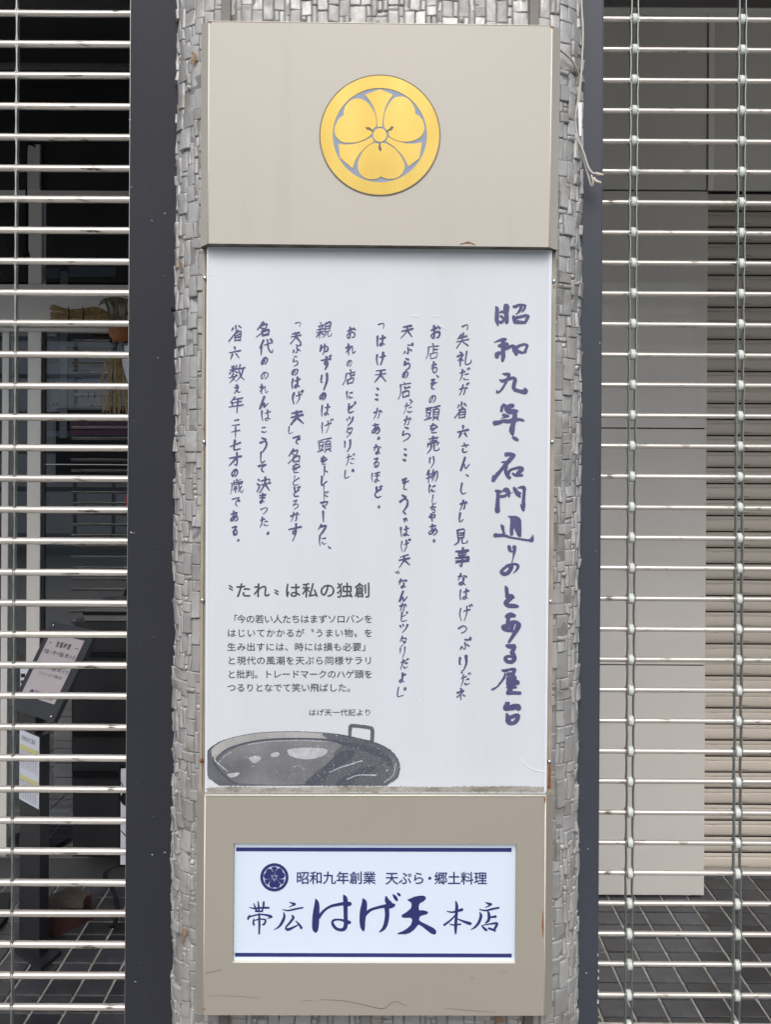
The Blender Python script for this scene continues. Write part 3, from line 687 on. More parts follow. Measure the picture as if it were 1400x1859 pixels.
ink('brush_lettering', YI-.0001, M_navy, nm, strokes=[
    [(94, 158, 6), (108, 195, 42), (98, 275, 56), (90, 360, 48), (93, 415, 38), (100, 446, 14)],
    [(124, 310, 6), (130, 288, 24), (170, 257, 22), (230, 238, 22), (290, 226, 28), (345, 222, 44), (376, 215, 24)],
    [(305, 140, 12), (314, 175, 36), (335, 203, 48)], [(310, 230, 40), (315, 300, 36), (306, 370, 36), (285, 425, 28), (246, 460, 8)],
    [(370, 122, 10), (390, 148, 28), (404, 172, 16)], [(408, 107, 7), (422, 119, 20), (431, 129, 12)],
    [(860, 272, 6), (905, 280, 13), (950, 270, 17), (994, 257, 24)], [(940, 184, 10), (948, 230, 24), (942, 330, 23), (938, 420, 23), (937, 474, 12)],
    [(943, 295, 8), (905, 340, 12), (870, 370, 15), (836, 395, 18)], [(945, 337, 6), (1000, 360, 15), (1050, 378, 24), (1070, 384, 24)],
    [(884, 388, 5), (920, 396, 12), (980, 389, 14)],
    [(1210, 192, 5), (1240, 204, 18), (1262, 209, 14), (1235, 225, 9), (1207, 238, 4)], [(1155, 255, 6), (1210, 265, 13), (1280, 249, 15), (1330, 240, 13)],
    [(1156, 280, 5), (1168, 312, 22), (1150, 370, 22), (1115, 415, 16), (1078, 437, 4)], [(1230, 270, 8), (1240, 300, 22), (1238, 350, 22), (1212, 377, 12)],
    [(1250, 327, 13), (1300, 320, 20)], [(1177, 402, 8), (1195, 425, 18), (1216, 443, 18)], [(1190, 397, 6), (1250, 387, 11), (1306, 380, 18), (1312, 395, 20), (1290, 436, 18), (1296, 450, 14)],
    [(1240, 427, 16), (1290, 444, 18)]],
    polys=[[(497, 166), (520, 158), (560, 140), (610, 130), (650, 130), (668, 145), (665, 165), (640, 185), (612, 200), (602, 225), (605, 262), (640, 262), (675, 270), (690, 285), (675, 300), (640, 308), (612, 320), (605, 350), (620, 365), (680, 395), (740, 425), (762, 450), (760, 475), (742, 484), (715, 475), (670, 440), (630, 408), (602, 392), (585, 410), (560, 440), (520, 470), (480, 480), (405, 480), (415, 468), (460, 450), (500, 425), (530, 395), (542, 360), (540, 340), (520, 330), (480, 332), (455, 328), (443, 315), (455, 300), (490, 280), (530, 245), (537, 215), (530, 190), (512, 180)]],
    cell=.45, fat=1.05, gain=2.5, **HB)

# crest: ring, three heart petals, three sword blades, centre
heart = [(0, 76), (40, 66), (98, 92), (158, 142), (206, 220), (217, 268), (196, 326), (146, 364), (80, 372), (45, 366), (13, 352), (-15, 368), (-70, 376), (-132, 358), (-172, 313), (-182, 258), (-170, 198), (-130, 128), (-80, 84), (-42, 66)]
heart = [(x-6, y) for x, y in heart]
blade = [(0, -389), (112, -344), (76, -292), (46, -232), (26, -152), (20, -70), (-20, -70), (-28, -150), (-50, -230), (-84, -290), (-128, -342)]
stam = [(-4, 68), (-14, 108), (2, 140), (18, 120), (8, 104), (6, 68)]
def rotp(P, a): c, s = math.cos(a), math.sin(a); return [(x*c-y*s, x*s+y*c) for x, y in P]
def ringmesh(ri, ro, n=96):
    V = [(math.cos(2*math.pi*i/n)*r, math.sin(2*math.pi*i/n)*r) for r in (ri, ro) for i in range(n)]
    return V, [(i, (i+1) % n, n+(i+1) % n, n+i) for i in range(n)]
def disc(r, n=96): return [(math.cos(2*math.pi*i/n)*r, math.sin(2*math.pi*i/n)*r) for i in range(n)]
def raised(name, V, Fc, c, s, Y, th, m, parent):
    """flat shape in crest units -> slab of thickness th standing on depth Y"""
    n = len(V); P = [W(c[0]+x*s, c[1]+y*s, Y-th) for x, y in V]; B = [p+Vector((0, th, 0)) for p in P]
    ed = {}
    for f in Fc:
        for a, b in zip(f, f[1:]+f[:1]): ed[(a, b)] = ed.get((a, b), 0)+1
    side = [(b, a, a+n, b+n) for (a, b) in ed if (b, a) not in ed]
    return mk(name, P+B, list(Fc)+side, m, parent)
def crest(parent, c, s, Y, mg, mb, th, full=True):
    if full:
        raised('crest_rim', *ringmesh(505, 514), c, s, Y, th*1.2, M_crest_rim, parent)
        raised('crest_field', disc(402), [tuple(range(96))], c, s, Y, th*.3, mb, parent)
    raised('crest_ring', *ringmesh(400, 505), c, s, Y, th*1.4, mg, parent)
    for k in range(3):
        a = k*2*math.pi/3
        h = rotp(spoly(heart), a); raised('crest_petal', h, [tuple(range(len(h)))], c, s, Y, th*1.4, mg, parent)
        q = rotp(blade, a); raised('crest_blade', q, [tuple(range(len(q)))], c, s, Y, th*1.35, mg, parent)
        q = rotp(stam, a); raised('crest_stamen', q, [tuple(range(len(q)))], c, s, Y, th*1.5+.0001, M_crest_rim if full else mb, parent)
    raised('crest_centre', disc(58, 40), [tuple(range(40))], c, s, Y, th*1.4, mg, parent)
crest(tb, (689.8, 245.3), 110/514., 1.7795, M_gold, M_crest_bg, .0010)
tri = [(25, -22), (60, -38), (78, -12)]
crest(nm, (498, 1592.8), 25.6/505., YI+.0003, M_navy, M_white2, .0003, full=False)

# middle panel: frame rails, acrylic face, lettering
mp = empty  # (name kept short below)
YM = 1.806
quad('side_rail', [(367.5, 455), (372.5, 455), (366, 1436), (361, 1436)], 1.822, M_rail, sign, .05)
quad('side_rail', [(372.8, 452), (376, 452), (371, 1436), (366.8, 1436)], 1.826, M_rail, sign, .046)
quad('side_rail', [(1003.5, 452), (1010.5, 455), (1001.5, 1437), (993.5, 1437)], 1.822, M_rail, sign, .05)
face = quad('acrylic_panel', [(376, 446), (1002.5, 449), (991, 1441), (372, 1441)], YM, M_white, sign, .012)
quad('panel_edge_glow', [(375, 452), (378.8, 452), (375.6, 1437), (371.6, 1437)], YM-.0011, M_edge_glow, face, .0008)
quad('panel_edge_glow', [(996, 455), (1003, 455), (993, 1437), (988.4, 1437)], YM-.0011, M_edge_glow, face, .0008)
for (x, y) in [(371.5, 504), (370, 802), (367, 1090), (365, 1381), (1006, 510), (1003, 802), (1000, 1092), (998, 1383)]:
    c = W(x, y, 1.820); tube('screw', [c+Vector((0, .003, 0)), c, c-Vector((0, .0012, 0)), c-Vector((0, .0018, 0))], [.0036, .0036, .0028, .001], M_screw if y != 1381 else M_rust, sign, 12)
for (x, y) in [(369, 777), (368, 812), (1007, 520)]:
    ink('rust_stain', 1.8212, M_rust, sign, strokes=[[(x, y, 1.5), (x, y+4, 1.2)]], cell=.6, rough=.5, seed=y)
YT = YM-.0006
H1 = dict(org=(880, 540), sc=11.62, cell=.55, rough=.35)
def hd(strokes, oy, sc=11.62, k=0):
    ink('brush_lettering', YT-.00004*k, M_ink, face, strokes=[[(a[0], a[1], a[2]*1.12+9) for a in q] for q in strokes], org=(880, oy), sc=sc, cell=.55, rough=.3, seed=oy)
hd([[(240, 205, 30), (265, 240, 66), (265, 350, 70), (260, 480, 68), (282, 585, 26)], [(450, 165, 60), (462, 210, 110), (455, 330, 84), (470, 430, 80), (470, 520, 66)], [(335, 310, 38), (400, 300, 46), (440, 320, 46)],
    [(345, 392, 36), (375, 425, 44), (430, 450, 60)], [(290, 510, 50), (350, 525, 54), (390, 500, 46)],
    [(605, 185, 22), (650, 195, 56), (720, 160, 44), (780, 158, 44), (862, 168, 36)], [(765, 175, 46), (765, 235, 54), (720, 310, 34), (660, 358, 10)], [(865, 180, 36), (835, 250, 38), (792, 306, 18)],
    [(612, 405, 44), (628, 460, 66), (650, 515, 66)], [(660, 435, 56), (750, 410, 54), (870, 385, 54), (925, 405, 50), (890, 465, 50), (860, 530, 44)], [(650, 512, 74), (760, 525, 62), (860, 528, 44)],
    [(205, 945, 8), (290, 915, 36), (370, 885, 46), (435, 885, 56)], [(405, 890, 66), (390, 950, 70), (392, 1050, 76), (395, 1150, 70), (395, 1250, 74), (380, 1335, 44)],
    [(315, 1020, 54), (400, 1010, 80), (475, 975, 46), (495, 1022, 24)], [(360, 1160, 50), (270, 1195, 80), (262, 1250, 66)], [(440, 1080, 70), (520, 1055, 50), (570, 1020, 46), (620, 1015, 36)],
    [(620, 1045, 76), (650, 1120, 96), (675, 1195, 56)], [(665, 1060, 64), (760, 1010, 50), (850, 992, 44), (903, 1018, 44), (880, 1075, 46), (855, 1135, 50)], [(700, 1130, 60), (785, 1165, 44), (876, 1150, 30)],
    [(382, 1605, 8), (430, 1617, 44), (500, 1612, 44), (523, 1635, 46), (500, 1690, 56)]], 540)
hd([[(505, 50, 46), (490, 90, 50)], [(320, 108, 12), (370, 135, 54), (480, 103, 54), (560, 77, 54), (620, 78, 58), (645, 115, 66), (630, 190, 68), (615, 270, 66), (650, 320, 66), (740, 350, 64), (820, 362, 84), (862, 350, 94), (848, 285, 18)],
    [(470, 120, 50), (430, 210, 36), (380, 290, 38), (330, 350, 36), (272, 373, 44), (262, 335, 14)],
    [(400, 635, 44), (372, 690, 54), (355, 768, 44)], [(410, 645, 50), (450, 670, 60), (455, 720, 60)], [(480, 700, 70), (540, 665, 80), (592, 656, 72)], [(470, 740, 80), (530, 775, 100), (640, 775, 80), (700, 773, 26)],
    [(405, 855, 56), (460, 873, 56), (496, 880, 34), (350, 925, 6)], [(630, 770, 72), (642, 850, 82), (622, 950, 90), (602, 1060, 82), (580, 1180, 100), (600, 1295, 14)],
    [(225, 1022, 92), (300, 1012, 74), (400, 980, 64), (520, 985, 74), (640, 955, 74), (740, 950, 54), (815, 966, 44)], [(590, 1325, 22), (640, 1345, 60), (695, 1378, 50)],
    [(462, 1685, 76), (540, 1682, 72), (615, 1705, 72)]], 680, k=1)
hd([[(615, -40, 70), (560, 30, 74), (460, 140, 72), (350, 270, 54), (250, 390, 70), (182, 490, 62)], [(165, 440, 20), (188, 365, 5)], [(350, 108, 6), (430, 103, 40), (480, 125, 44)],
    [(468, 205, 44), (448, 280, 54), (478, 375, 64), (525, 430, 60)], [(505, 335, 60), (540, 275, 42), (620, 243, 40), (720, 222, 54), (785, 245, 80), (740, 310, 76), (700, 350, 64)], [(600, 345, 34), (640, 375, 50), (720, 383, 48), (790, 382, 40)],
    [(245, 712, 50), (290, 722, 60), (350, 725, 44)], [(290, 735, 72), (285, 850, 66), (275, 980, 74), (272, 1125, 96)], [(410, 705, 50), (460, 685, 80), (500, 740, 80), (520, 840, 20)], [(345, 825, 50), (400, 825, 50), (450, 805, 50)],
    [(545, 770, 8), (600, 740, 8)], [(630, 655, 54), (655, 700, 70), (700, 780, 70), (748, 828, 40)], [(720, 745, 40), (760, 760, 30)], [(718, 646, 24), (780, 633, 44), (830, 645, 64), (840, 720, 56), (825, 880, 56), (825, 1020, 64), (820, 1115, 44)],
    [(757, 985, 6), (780, 1050, 24), (815, 1115, 34)],
    [(500, 1245, 10), (560, 1265, 44), (640, 1285, 84), (715, 1325, 84), (730, 1420, 84), (735, 1560, 74), (752, 1675, 30)], [(590, 1290, 80), (595, 1400, 84), (575, 1520, 70), (575, 1620, 60)], [(620, 1340, 90), (660, 1430, 84), (680, 1540, 50), (720, 1640, 40)],
    [(348, 1428, 12), (380, 1470, 62), (395, 1540, 44), (410, 1610, 44)], [(235, 1648, 82), (300, 1650, 62), (420, 1650, 54), (540, 1690, 34), (680, 1715, 34), (840, 1740, 34), (950, 1752, 44), (1000, 1742, 76), (1023, 1640, 8)]], 830, k=2)
hd([[(520, 148, 62), (532, 200, 62), (550, 238, 40), (600, 250, 22)], [(630, 158, 74), (635, 220, 54), (620, 310, 34), (600, 400, 16), (578, 490, 10)],
    [(575, 510, 34), (565, 570, 80), (535, 650, 70), (480, 705, 70), (400, 718, 70), (355, 668, 54), (420, 595, 50), (500, 540, 50), (600, 512, 34), (680, 520, 44), (712, 562, 46), (680, 630, 34), (615, 703, 5)],
    [(438, 975, 14), (465, 1035, 64), (475, 1130, 66), (495, 1200, 90), (570, 1190, 76), (618, 1216, 34)], [(590, 1222, 44), (500, 1275, 80), (448, 1330, 76), (500, 1385, 80), (620, 1395, 80), (695, 1405, 50)]], 980, k=3)
hd([[(320, 160, 32), (325, 130, 20)], [(345, 145, 44), (380, 132, 62), (430, 142, 42), (452, 140, 16)], [(352, 155, 44), (345, 220, 44), (338, 290, 44), (375, 350, 44), (400, 368, 30)],
    [(405, 245, 54), (450, 232, 34), (498, 272, 60), (488, 320, 60), (430, 420, 44), (360, 530, 28)], [(430, 245, 44), (345, 285, 40), (278, 305, 50), (290, 338, 44), (350, 358, 44)], [(412, 262, 50), (400, 335, 44)],
    [(328, 582, 32), (370, 595, 54), (432, 592, 50), (430, 635, 44), (400, 680, 44), (430, 720, 50), (438, 778, 52), (400, 820, 44), (332, 812, 44), (308, 770, 44), (345, 738, 32), (405, 748, 28)],
    [(262, 945, 20), (310, 950, 36), (390, 930, 28), (440, 935, 42), (430, 975, 40)], [(298, 992, 12), (295, 1040, 26), (240, 1120, 20), (180, 1190, 14), (115, 1225, 20)], [(345, 1000, 40), (420, 1000, 46)],
    [(345, 1070, 44), (445, 1055, 50)], [(348, 1060, 50), (350, 1150, 50)], [(350, 1100, 44), (480, 1125, 60)], [(425, 1010, 40), (400, 1150, 60)], [(345, 1148, 44), (440, 1145, 40)], [(332, 1198, 20), (455, 1193, 30)], [(390, 1190, 56), (362, 1265, 66)],
    [(345, 1275, 50), (430, 1275, 40), (518, 1280, 40)],
    [(318, 1425, 30), (352, 1432, 36), (310, 1475, 50), (312, 1508, 50), (400, 1482, 60), (480, 1480, 76), (500, 1500, 64)], [(320, 1515, 44), (420, 1505, 40)],
    [(328, 1585, 22), (345, 1640, 60), (352, 1695, 64), (392, 1728, 40)], [(355, 1645, 40), (430, 1618, 46), (488, 1610, 50), (478, 1668, 54), (430, 1718, 46), (375, 1720, 44)]], 1100, sc=8.08, k=4)

cols = {
 1: [('「', 844.6, 594, 18, -1.57), ('失', 840, 617, 27), ('礼', 843, 650, 29), ('だ', 843, 681, 24), ('が', 842, 708, 23), ('省', 838, 745, 31), ('六', 841, 785, 26), ('さ', 844, 813, 20), ('ん', 844, 842, 24), ('、', 852, 857, 22), ('し', 841, 888, 27), ('か', 842, 917, 20), ('し', 837, 940, 20), ('見', 837, 974, 30), ('事', 839, 1011, 34), ('な', 839, 1052, 24), ('は', 843, 1079, 24), ('げ', 845, 1113, 30), ('っ', 840, 1141, 27), ('ぷ', 845, 1171, 27), ('り', 841, 1206, 34), ('だ', 845, 1235, 24), ('ネ', 837, 1260, 24)],
 2: [('お', 791, 603, 25), ('店', 786, 638, 29), ('も', 789, 667, 22), ('、', 797, 678, 18), ('そ', 786, 699, 23), ('の', 785.5, 724, 19), ('頭', 785, 751, 30), ('を', 787, 778, 20), ('売', 786, 807, 30), ('り', 784, 839, 23), ('物', 784.6, 864, 26), ('に', 785, 887, 18), ('し', 788, 908, 20), ('ち', 786, 925, 17), ('ゃ', 785, 937, 22), ('あ', 786, 962, 24), ('。', 793, 977, 20)],
 3: [('天', 739, 601, 26), ('ぷ', 741, 635, 24), ('ら', 739, 660, 24), ('の', 735.5, 680, 17), ('店', 735, 708, 30), ('、', 748, 722, 16), ('だ', 741, 741, 22), ('か', 740, 764, 20), ('ら', 737, 787, 29), ('…', 735, 826, 27, -1.57), ('そ', 735, 879, 25), ('う', 734, 913, 32), ('、', 738, 927, 18), ('〝', 736, 949, 22), ('は', 735, 965, 21), ('げ', 736, 991, 23), ('天', 734, 1017, 26), ('〟', 724, 1036, 22), ('な', 731, 1059, 20), ('ん', 731.6, 1083, 21), ('か', 732, 1102, 18), ('ピ', 733, 1120, 20), ('ッ', 733, 1139, 23), ('タ', 733, 1164, 22), ('リ', 731, 1184, 22), ('だ', 734, 1206, 20), ('よ', 730, 1231, 21), ('。', 740, 1246, 20), ('」', 727, 1256, 20, -1.57)],
 4: [('「', 692, 591, 16, -1.57), ('は', 691.6, 619, 23), ('け', 691, 652, 24), ('天', 691, 681, 28), ('…', 684, 716, 26, -1.57), ('か', 686, 751, 22), ('あ', 682, 778, 23), ('。', 692, 791, 21), ('な', 685, 816, 20), ('る', 683, 840, 19), ('ほ', 682, 866, 21), ('ど', 686, 894, 23), ('。', 692, 916, 19)],
 5: [('お', 637.6, 604, 23), ('れ', 637, 634, 22), ('の', 634, 659, 15), ('店', 635, 685, 28), ('に', 635, 717, 18), ('ピ', 637.6, 741, 21), ('ッ', 635, 763, 22), ('タ', 634, 784, 20), ('リ', 631, 810, 24), ('だ', 636, 835, 22), ('。', 645, 850, 18), ('」', 630, 861, 16, -1.57)],
 6: [('親', 588, 599.6, 30), ('ゆ', 588, 634, 23), ('ず', 592, 659, 25), ('り', 589, 692, 30), ('の', 586, 719, 18), ('は', 591, 745, 24), ('げ', 593, 775, 26), ('頭', 589, 809, 29), ('を', 587.6, 836, 17), ('ト', 591, 855, 20), ('レ', 588, 873, 20), ('ー', 588, 887, 12, -1.57), ('ド', 590.6, 901, 20), ('マ', 589, 917, 19), ('ー', 587, 937.5, 22, -1.57), ('ク', 585, 961, 23), ('に', 586, 982, 21), ('、', 601, 989, 20)],
 7: [('「', 540.6, 588.5, 15, -1.57), ('天', 537, 612, 25), ('ぷ', 538.6, 634, 22), ('ら', 536, 655, 19), ('の', 535, 675, 16), ('は', 537, 695, 22), ('げ', 540, 722, 25), ('天', 538.6, 757, 30), ('」', 527.5, 781, 14, -1.57), ('で', 538.6, 799, 19), ('名', 534, 827, 29), ('を', 537, 850, 20), ('と', 536.6, 873, 21), ('ど', 537, 894, 21), ('ろ', 536, 916, 19), ('か', 535, 938, 22), ('す', 535, 966, 31)],
 8: [('名', 478, 598, 28), ('代', 483, 630, 30), ('の', 480, 655, 18), ('の', 480, 681, 19), ('れ', 479, 706, 20), ('ん', 478.7, 731, 24), ('は', 483, 754, 23), ('こ', 479, 780, 14), ('う', 479, 806, 26), ('し', 476, 831, 24), ('て', 476, 850, 19), ('決', 479, 879, 30), ('ま', 476, 905, 21), ('っ', 479, 925, 21), ('た', 479, 948, 20), ('。', 491, 963, 20)],
 9: [('省', 429, 605, 32), ('六', 426, 641.7, 25), ('数', 430, 677.6, 32), ('え', 430, 706, 18), ('年', 429, 734, 30), ('二', 428.5, 766.7, 19), ('十', 427, 785, 20), ('七', 427, 809, 24), ('才', 427, 835, 28), ('の', 426, 858, 17), ('歳', 429, 884, 28), ('で', 428, 911.5, 21), ('あ', 425, 938, 22), ('る', 426, 963.5, 19), ('。', 437, 976, 20)],
}
for k, items in cols.items():
    items = [(it[0], it[1], it[2], it[3]*(1.04 if len(it) < 5 else 1))+tuple(it[4:]) for it in items]
    for part in ((items[:10], items[10:]) if k == 3 else (items,)): handwriting('handwritten_line', part, M_ink, face, YT-.00004*(k % 2))
Z5 = lambda X: 370+X/3.784
lettering('caption_heading', [(c, Z5(X), 1071.3, 29) for c, X in zip('たれは私の独創', (270, 395, 610, 730, 850, 968, 1090))] + [('〝', Z5(187)-9, 1074, 26), ('〟', Z5(497)+9, 1068, 26)], M_black_ink, face, fmap(YT), bold=.38, sx=1.05)
def line(txt, xa, xb, y, s):
    n = len(txt); return [(c, Z5(xa+(xb-xa)*i/(n-1)), y, s) for i, c in enumerate(txt) if c != '　']
caps = [[('「', Z5(200), 1123.6, 16)]+line('今の若い人たちはまずソロバンを', 257, 1130, 1123.6, 16.4), line('はじいてかかるが〝うまい物〟を', 190, 1130, 1149, 16.2), line('生み出すには、時には損も必要」', 190, 1118, 1174.2, 16.2),
    line('と現代の風潮を天ぷら同様サラリ', 190, 1130, 1199, 16.4), line('と批判。トレードマークのハゲ頭を', 190, 1130, 1223.8, 16.2), line('つるりとなでて笑い飛ばした。', 190, 1015, 1248.3, 16.2), line('はげ天一代記より', 745, 1127, 1293.2, 13.2)]
for cap in caps: lettering('caption_line', cap, M_black_ink, face, fmap(YT), bold=.1, sx=1.06)

# printed photograph of a frying pan at the foot of the panel
P5 = dict(org=(370, 1040), sc=3.784)
pan = ink('pan_print', YT, M_pan1, face, polys=[[(24, 1230), (60, 1190), (130, 1150), (260, 1115), (400, 1095), (600, 1088), (800, 1095), (960, 1112), (1100, 1145), (1220, 1185), (1300, 1240), (1340, 1310), (1335, 1390), (1300, 1430), (1262, 1458), (1258, 1461), (1250, 1462), (110, 1462), (102, 1461), (98, 1459), (60, 1430), (24, 1390)]], cell=.8, rough=.3, smooth=True, **P5)
ink('pan_print', YT-.0002, M_pan4, face, polys=[[(80, 1185), (140, 1152), (270, 1118), (400, 1100), (600, 1093), (800, 1100), (960, 1118), (1080, 1145), (1180, 1180), (1120, 1170), (960, 1150), (820, 1138), (640, 1132), (430, 1140), (280, 1165), (160, 1205), (90, 1260), (70, 1300), (60, 1260), (50, 1220)]], cell=.8, smooth=True, **P5)
ink('pan_print', YT-.0003, M_pan2, face, polys=[[(100, 1310), (150, 1240), (260, 1185), (420, 1155), (600, 1148), (800, 1150), (950, 1172), (900, 1230), (860, 1300), (760, 1370), (690, 1450), (300, 1450), (180, 1420), (120, 1370)]], cell=.8, smooth=True, **P5)
ink('pan_print', YT-.00035, M_pan1, face, polys=[[(820, 1102), (960, 1118), (1100, 1145), (1230, 1195), (1310, 1260), (1340, 1330), (1330, 1400), (1262, 1455), (1240, 1458), (1110, 1458), (1100, 1452), (1200, 1380), (1250, 1300), (1200, 1230), (1080, 1180), (950, 1158), (850, 1138)]], cell=.8, rough=.5, smooth=True, **P5)
ink('pan_print', YT-.0004, M_pan5, face, polys=[[(690, 1455), (720, 1410), (800, 1360), (850, 1310), (900, 1262), (950, 1225), (1040, 1225), (1010, 1280), (930, 1330), (860, 1380), (830, 1425), (790, 1455)], [(900, 1455), (960, 1400), (1080, 1340), (1180, 1330), (1150, 1370), (1060, 1410), (1010, 1455)], [(860, 1150), (1000, 1165), (1120, 1185), (1230, 1225), (1290, 1290), (1290, 1340), (1230, 1280), (1120, 1230), (980, 1190)]], cell=.8, rough=.6, smooth=True, **P5)
ink('pan_print', YT-.0005, M_pan3, face, polys=[[(575, 1215), (620, 1205), (760, 1200), (845, 1215), (830, 1250), (760, 1275), (680, 1280), (600, 1260), (578, 1240)], [(460, 1245), (500, 1230), (520, 1245), (500, 1262), (465, 1262)], [(310, 1265), (375, 1258), (390, 1280), (350, 1308), (320, 1290)], [(165, 1380), (240, 1372), (225, 1395), (180, 1405)]],
    strokes=[[(70, 1225, 10), (60, 1270, 9), (110, 1320, 8), (165, 1365, 6)], [(95, 1310, 4), (140, 1260, 5), (190, 1230, 4)], [(300, 1180, 4), (450, 1158, 5), (640, 1150, 5), (850, 1158, 4)], [(600, 1340, 3), (650, 1325, 4), (690, 1350, 3)], [(860, 1370, 6), (960, 1330, 8), (1090, 1290, 8)], [(980, 1420, 6), (1060, 1390, 8), (1180, 1390, 10)], [(1240, 1440, 6), (1300, 1390, 6), (1320, 1310, 5)]], cell=.7, rough=.5, smooth=True, **P5)
ink('pan_print', YT-.0001, M_pan1, face, strokes=[[(1003, 1118, 22), (1008, 1060, 26), (1030, 1050, 24), (1130, 1062, 24), (1158, 1080, 26), (1155, 1165, 26)]], cell=.6, rough=.3, **P5)
spk = []
for i in range(420):
    x = random.uniform(600, 1340) if i % 3 else random.uniform(60, 1300); y = random.uniform(1150, 1450)
    if ((x-690)/640)**2+((y-1330)/190)**2 < 1: spk.append([(x, y, random.uniform(2, 4.2)), (x+2, y+1, 2)])
ink('pan_grain', YT-.0007, M_pan3, face, strokes=spk, cell=.4, **P5)['kind'] = 'stuff'
ink('pan_print', YT-.0006, M_pan5, face, strokes=[[(26, 1225, 4), (60, 1190, 4), (130, 1152, 2)], [(900, 1108, 4), (1100, 1146, 7), (1230, 1190, 9), (1305, 1245, 10), (1342, 1315, 10), (1334, 1392, 9), (1300, 1432, 6)], [(60, 1262, 8), (72, 1310, 12), (120, 1370, 12), (180, 1425, 10), (230, 1452, 6)], [(90, 1262, 4), (170, 1207, 6), (300, 1168, 6), (450, 1147, 6), (640, 1139, 5), (830, 1146, 6), (960, 1162, 6)]], cell=.5, rough=.5, **P5)
# sill grime, scratches, specks
ink('sill_grime', YM-.0016, M_grime, face, polys=[[(375, 1431), (420, 1428), (520, 1430), (640, 1427), (800, 1429), (900, 1427), (960, 1428), (988, 1429), (988, 1437.5), (375, 1437.5)]], cell=.8, rough=1.4)
ink('scratch', YM-.0016, M_scr, face, strokes=[[(944, 1377, .8), (958, 1391, 1.2), (972, 1398, 1.4), (990, 1400.5, 1.6)], [(746, 572, .8), (758, 575, .8)], [(783, 574, .6), (802, 573, .7)], [(790, 584, .6), (812, 598, .6)], [(880, 600, .5), (884, 590, .5)], [(375, 498, .7), (392, 498, .5)]], cell=.5)
sp = []
random.seed(3)
for i in range(170):
    x = random.triangular(400, 985, 690); y = 1420-abs(random.gauss(0, 170)); s = random.uniform(.5, 1.3)
    sp.append([(x, y, s), (x+random.uniform(-1, 1), y+random.uniform(-1, 1), s)])
ink('water_spots', YM-.0013, M_scr, face, strokes=sp, cell=.5)['kind'] = 'stuff'
ink('rust_stain', 1.8205, M_rust, sign, polys=[[(996.5, 1386), (1001, 1385), (1000.5, 1432), (995, 1432), (996, 1405)]], cell=.6, rough=.6)
ink('rust_stain', 1.7792, M_rust, tb, strokes=[[(836, 443.5, 1.2), (845, 441, 2.2), (853, 440.5, 2.6), (862, 444, 1.2)], [(379, 39.5, 3), (383, 41, 2)], [(1000, 47.5, 2), (1004, 50, 3)]], cell=.5, rough=.8)
ink('rust_stain', 1.7842, M_rust, bb, strokes=[[(989, 1446, 2), (990, 1452, 3), (988.6, 1460, .8)], [(986.3, 1655, 1), (986, 1680, 2.6), (986.3, 1702, 1)], [(368.5, 1832, 2), (373, 1832, 1.4)]], cell=.5, rough=.4)
ink('paint_crack', 1.7843, M_crack, bb, strokes=[[(582, 1815, .7), (620, 1816.5, .9), (655, 1823, 1.0), (680, 1829, 1.2), (697, 1831, 1.2), (708, 1823, .9), (718, 1818, .9), (728, 1822, .7), (738, 1826, .6)], [(548, 1816, .5), (568, 1817, .6)],
    [(806, 1830, .5), (835, 1833, .8), (860, 1835, .7), (900, 1838, .5)], [(372, 1767, .9), (385, 1764, .8), (402, 1760, .6)], [(378, 1808, .5), (420, 1808, .5), (470, 1812, .6)], [(856, 1774, .9), (861, 1778, .6)], [(912, 1762, .5), (920, 1767, .6)]], cell=.4)

# ---------------------------------------------------------------- loose cable at the right edge
cab = empty('cable', 'two loose grey cables hanging beside the sign, their cream connector ends over the right rail', 'cable', W(1056, 150, 1.93))
def cpath(P): return [W(a[0], a[1], a[2]) for a in cr(P, 5)]
tube('wire', cpath([(1056, -40, 1.93), (1056.5, 10, 1.93), (1059, 60, 1.925), (1056.5, 120, 1.925), (1053, 175, 1.92), (1048, 210, 1.92), (1047, 235, 1.92), (1052, 262, 1.92), (1060, 290, 1.92), (1069, 320, 1.92), (1075, 338, 1.915), (1077.5, 330, 1.91), (1074, 318, 1.912)]), .0020, M_cable, cab, 8)
tube('wire', cpath([(1010, 86, 1.84), (1022, 94, 1.87), (1036, 106, 1.885), (1047, 124, 1.90), (1053, 145, 1.915), (1050, 180, 1.915), (1045, 215, 1.915), (1049, 248, 1.915), (1060, 277, 1.915), (1068, 302, 1.915), (1076, 314, 1.912), (1084, 315, 1.91)]), .0022, M_cable, cab, 8)
tube('connector', [W(1082, 315, 1.91), W(1096, 317.5, 1.91)], [.0030, .0024], M_cream, cab, 8)
tube('connector', [W(1078, 322, 1.91), W(1083, 329, 1.91), W(1092, 332, 1.91)], [.0018, .0030, .0026], M_cream, cab, 8)
quad('cable_label', [(1049.5, 186), (1057, 186), (1056.5, 247), (1052, 246)], 1.913, M_tag, cab, .001)

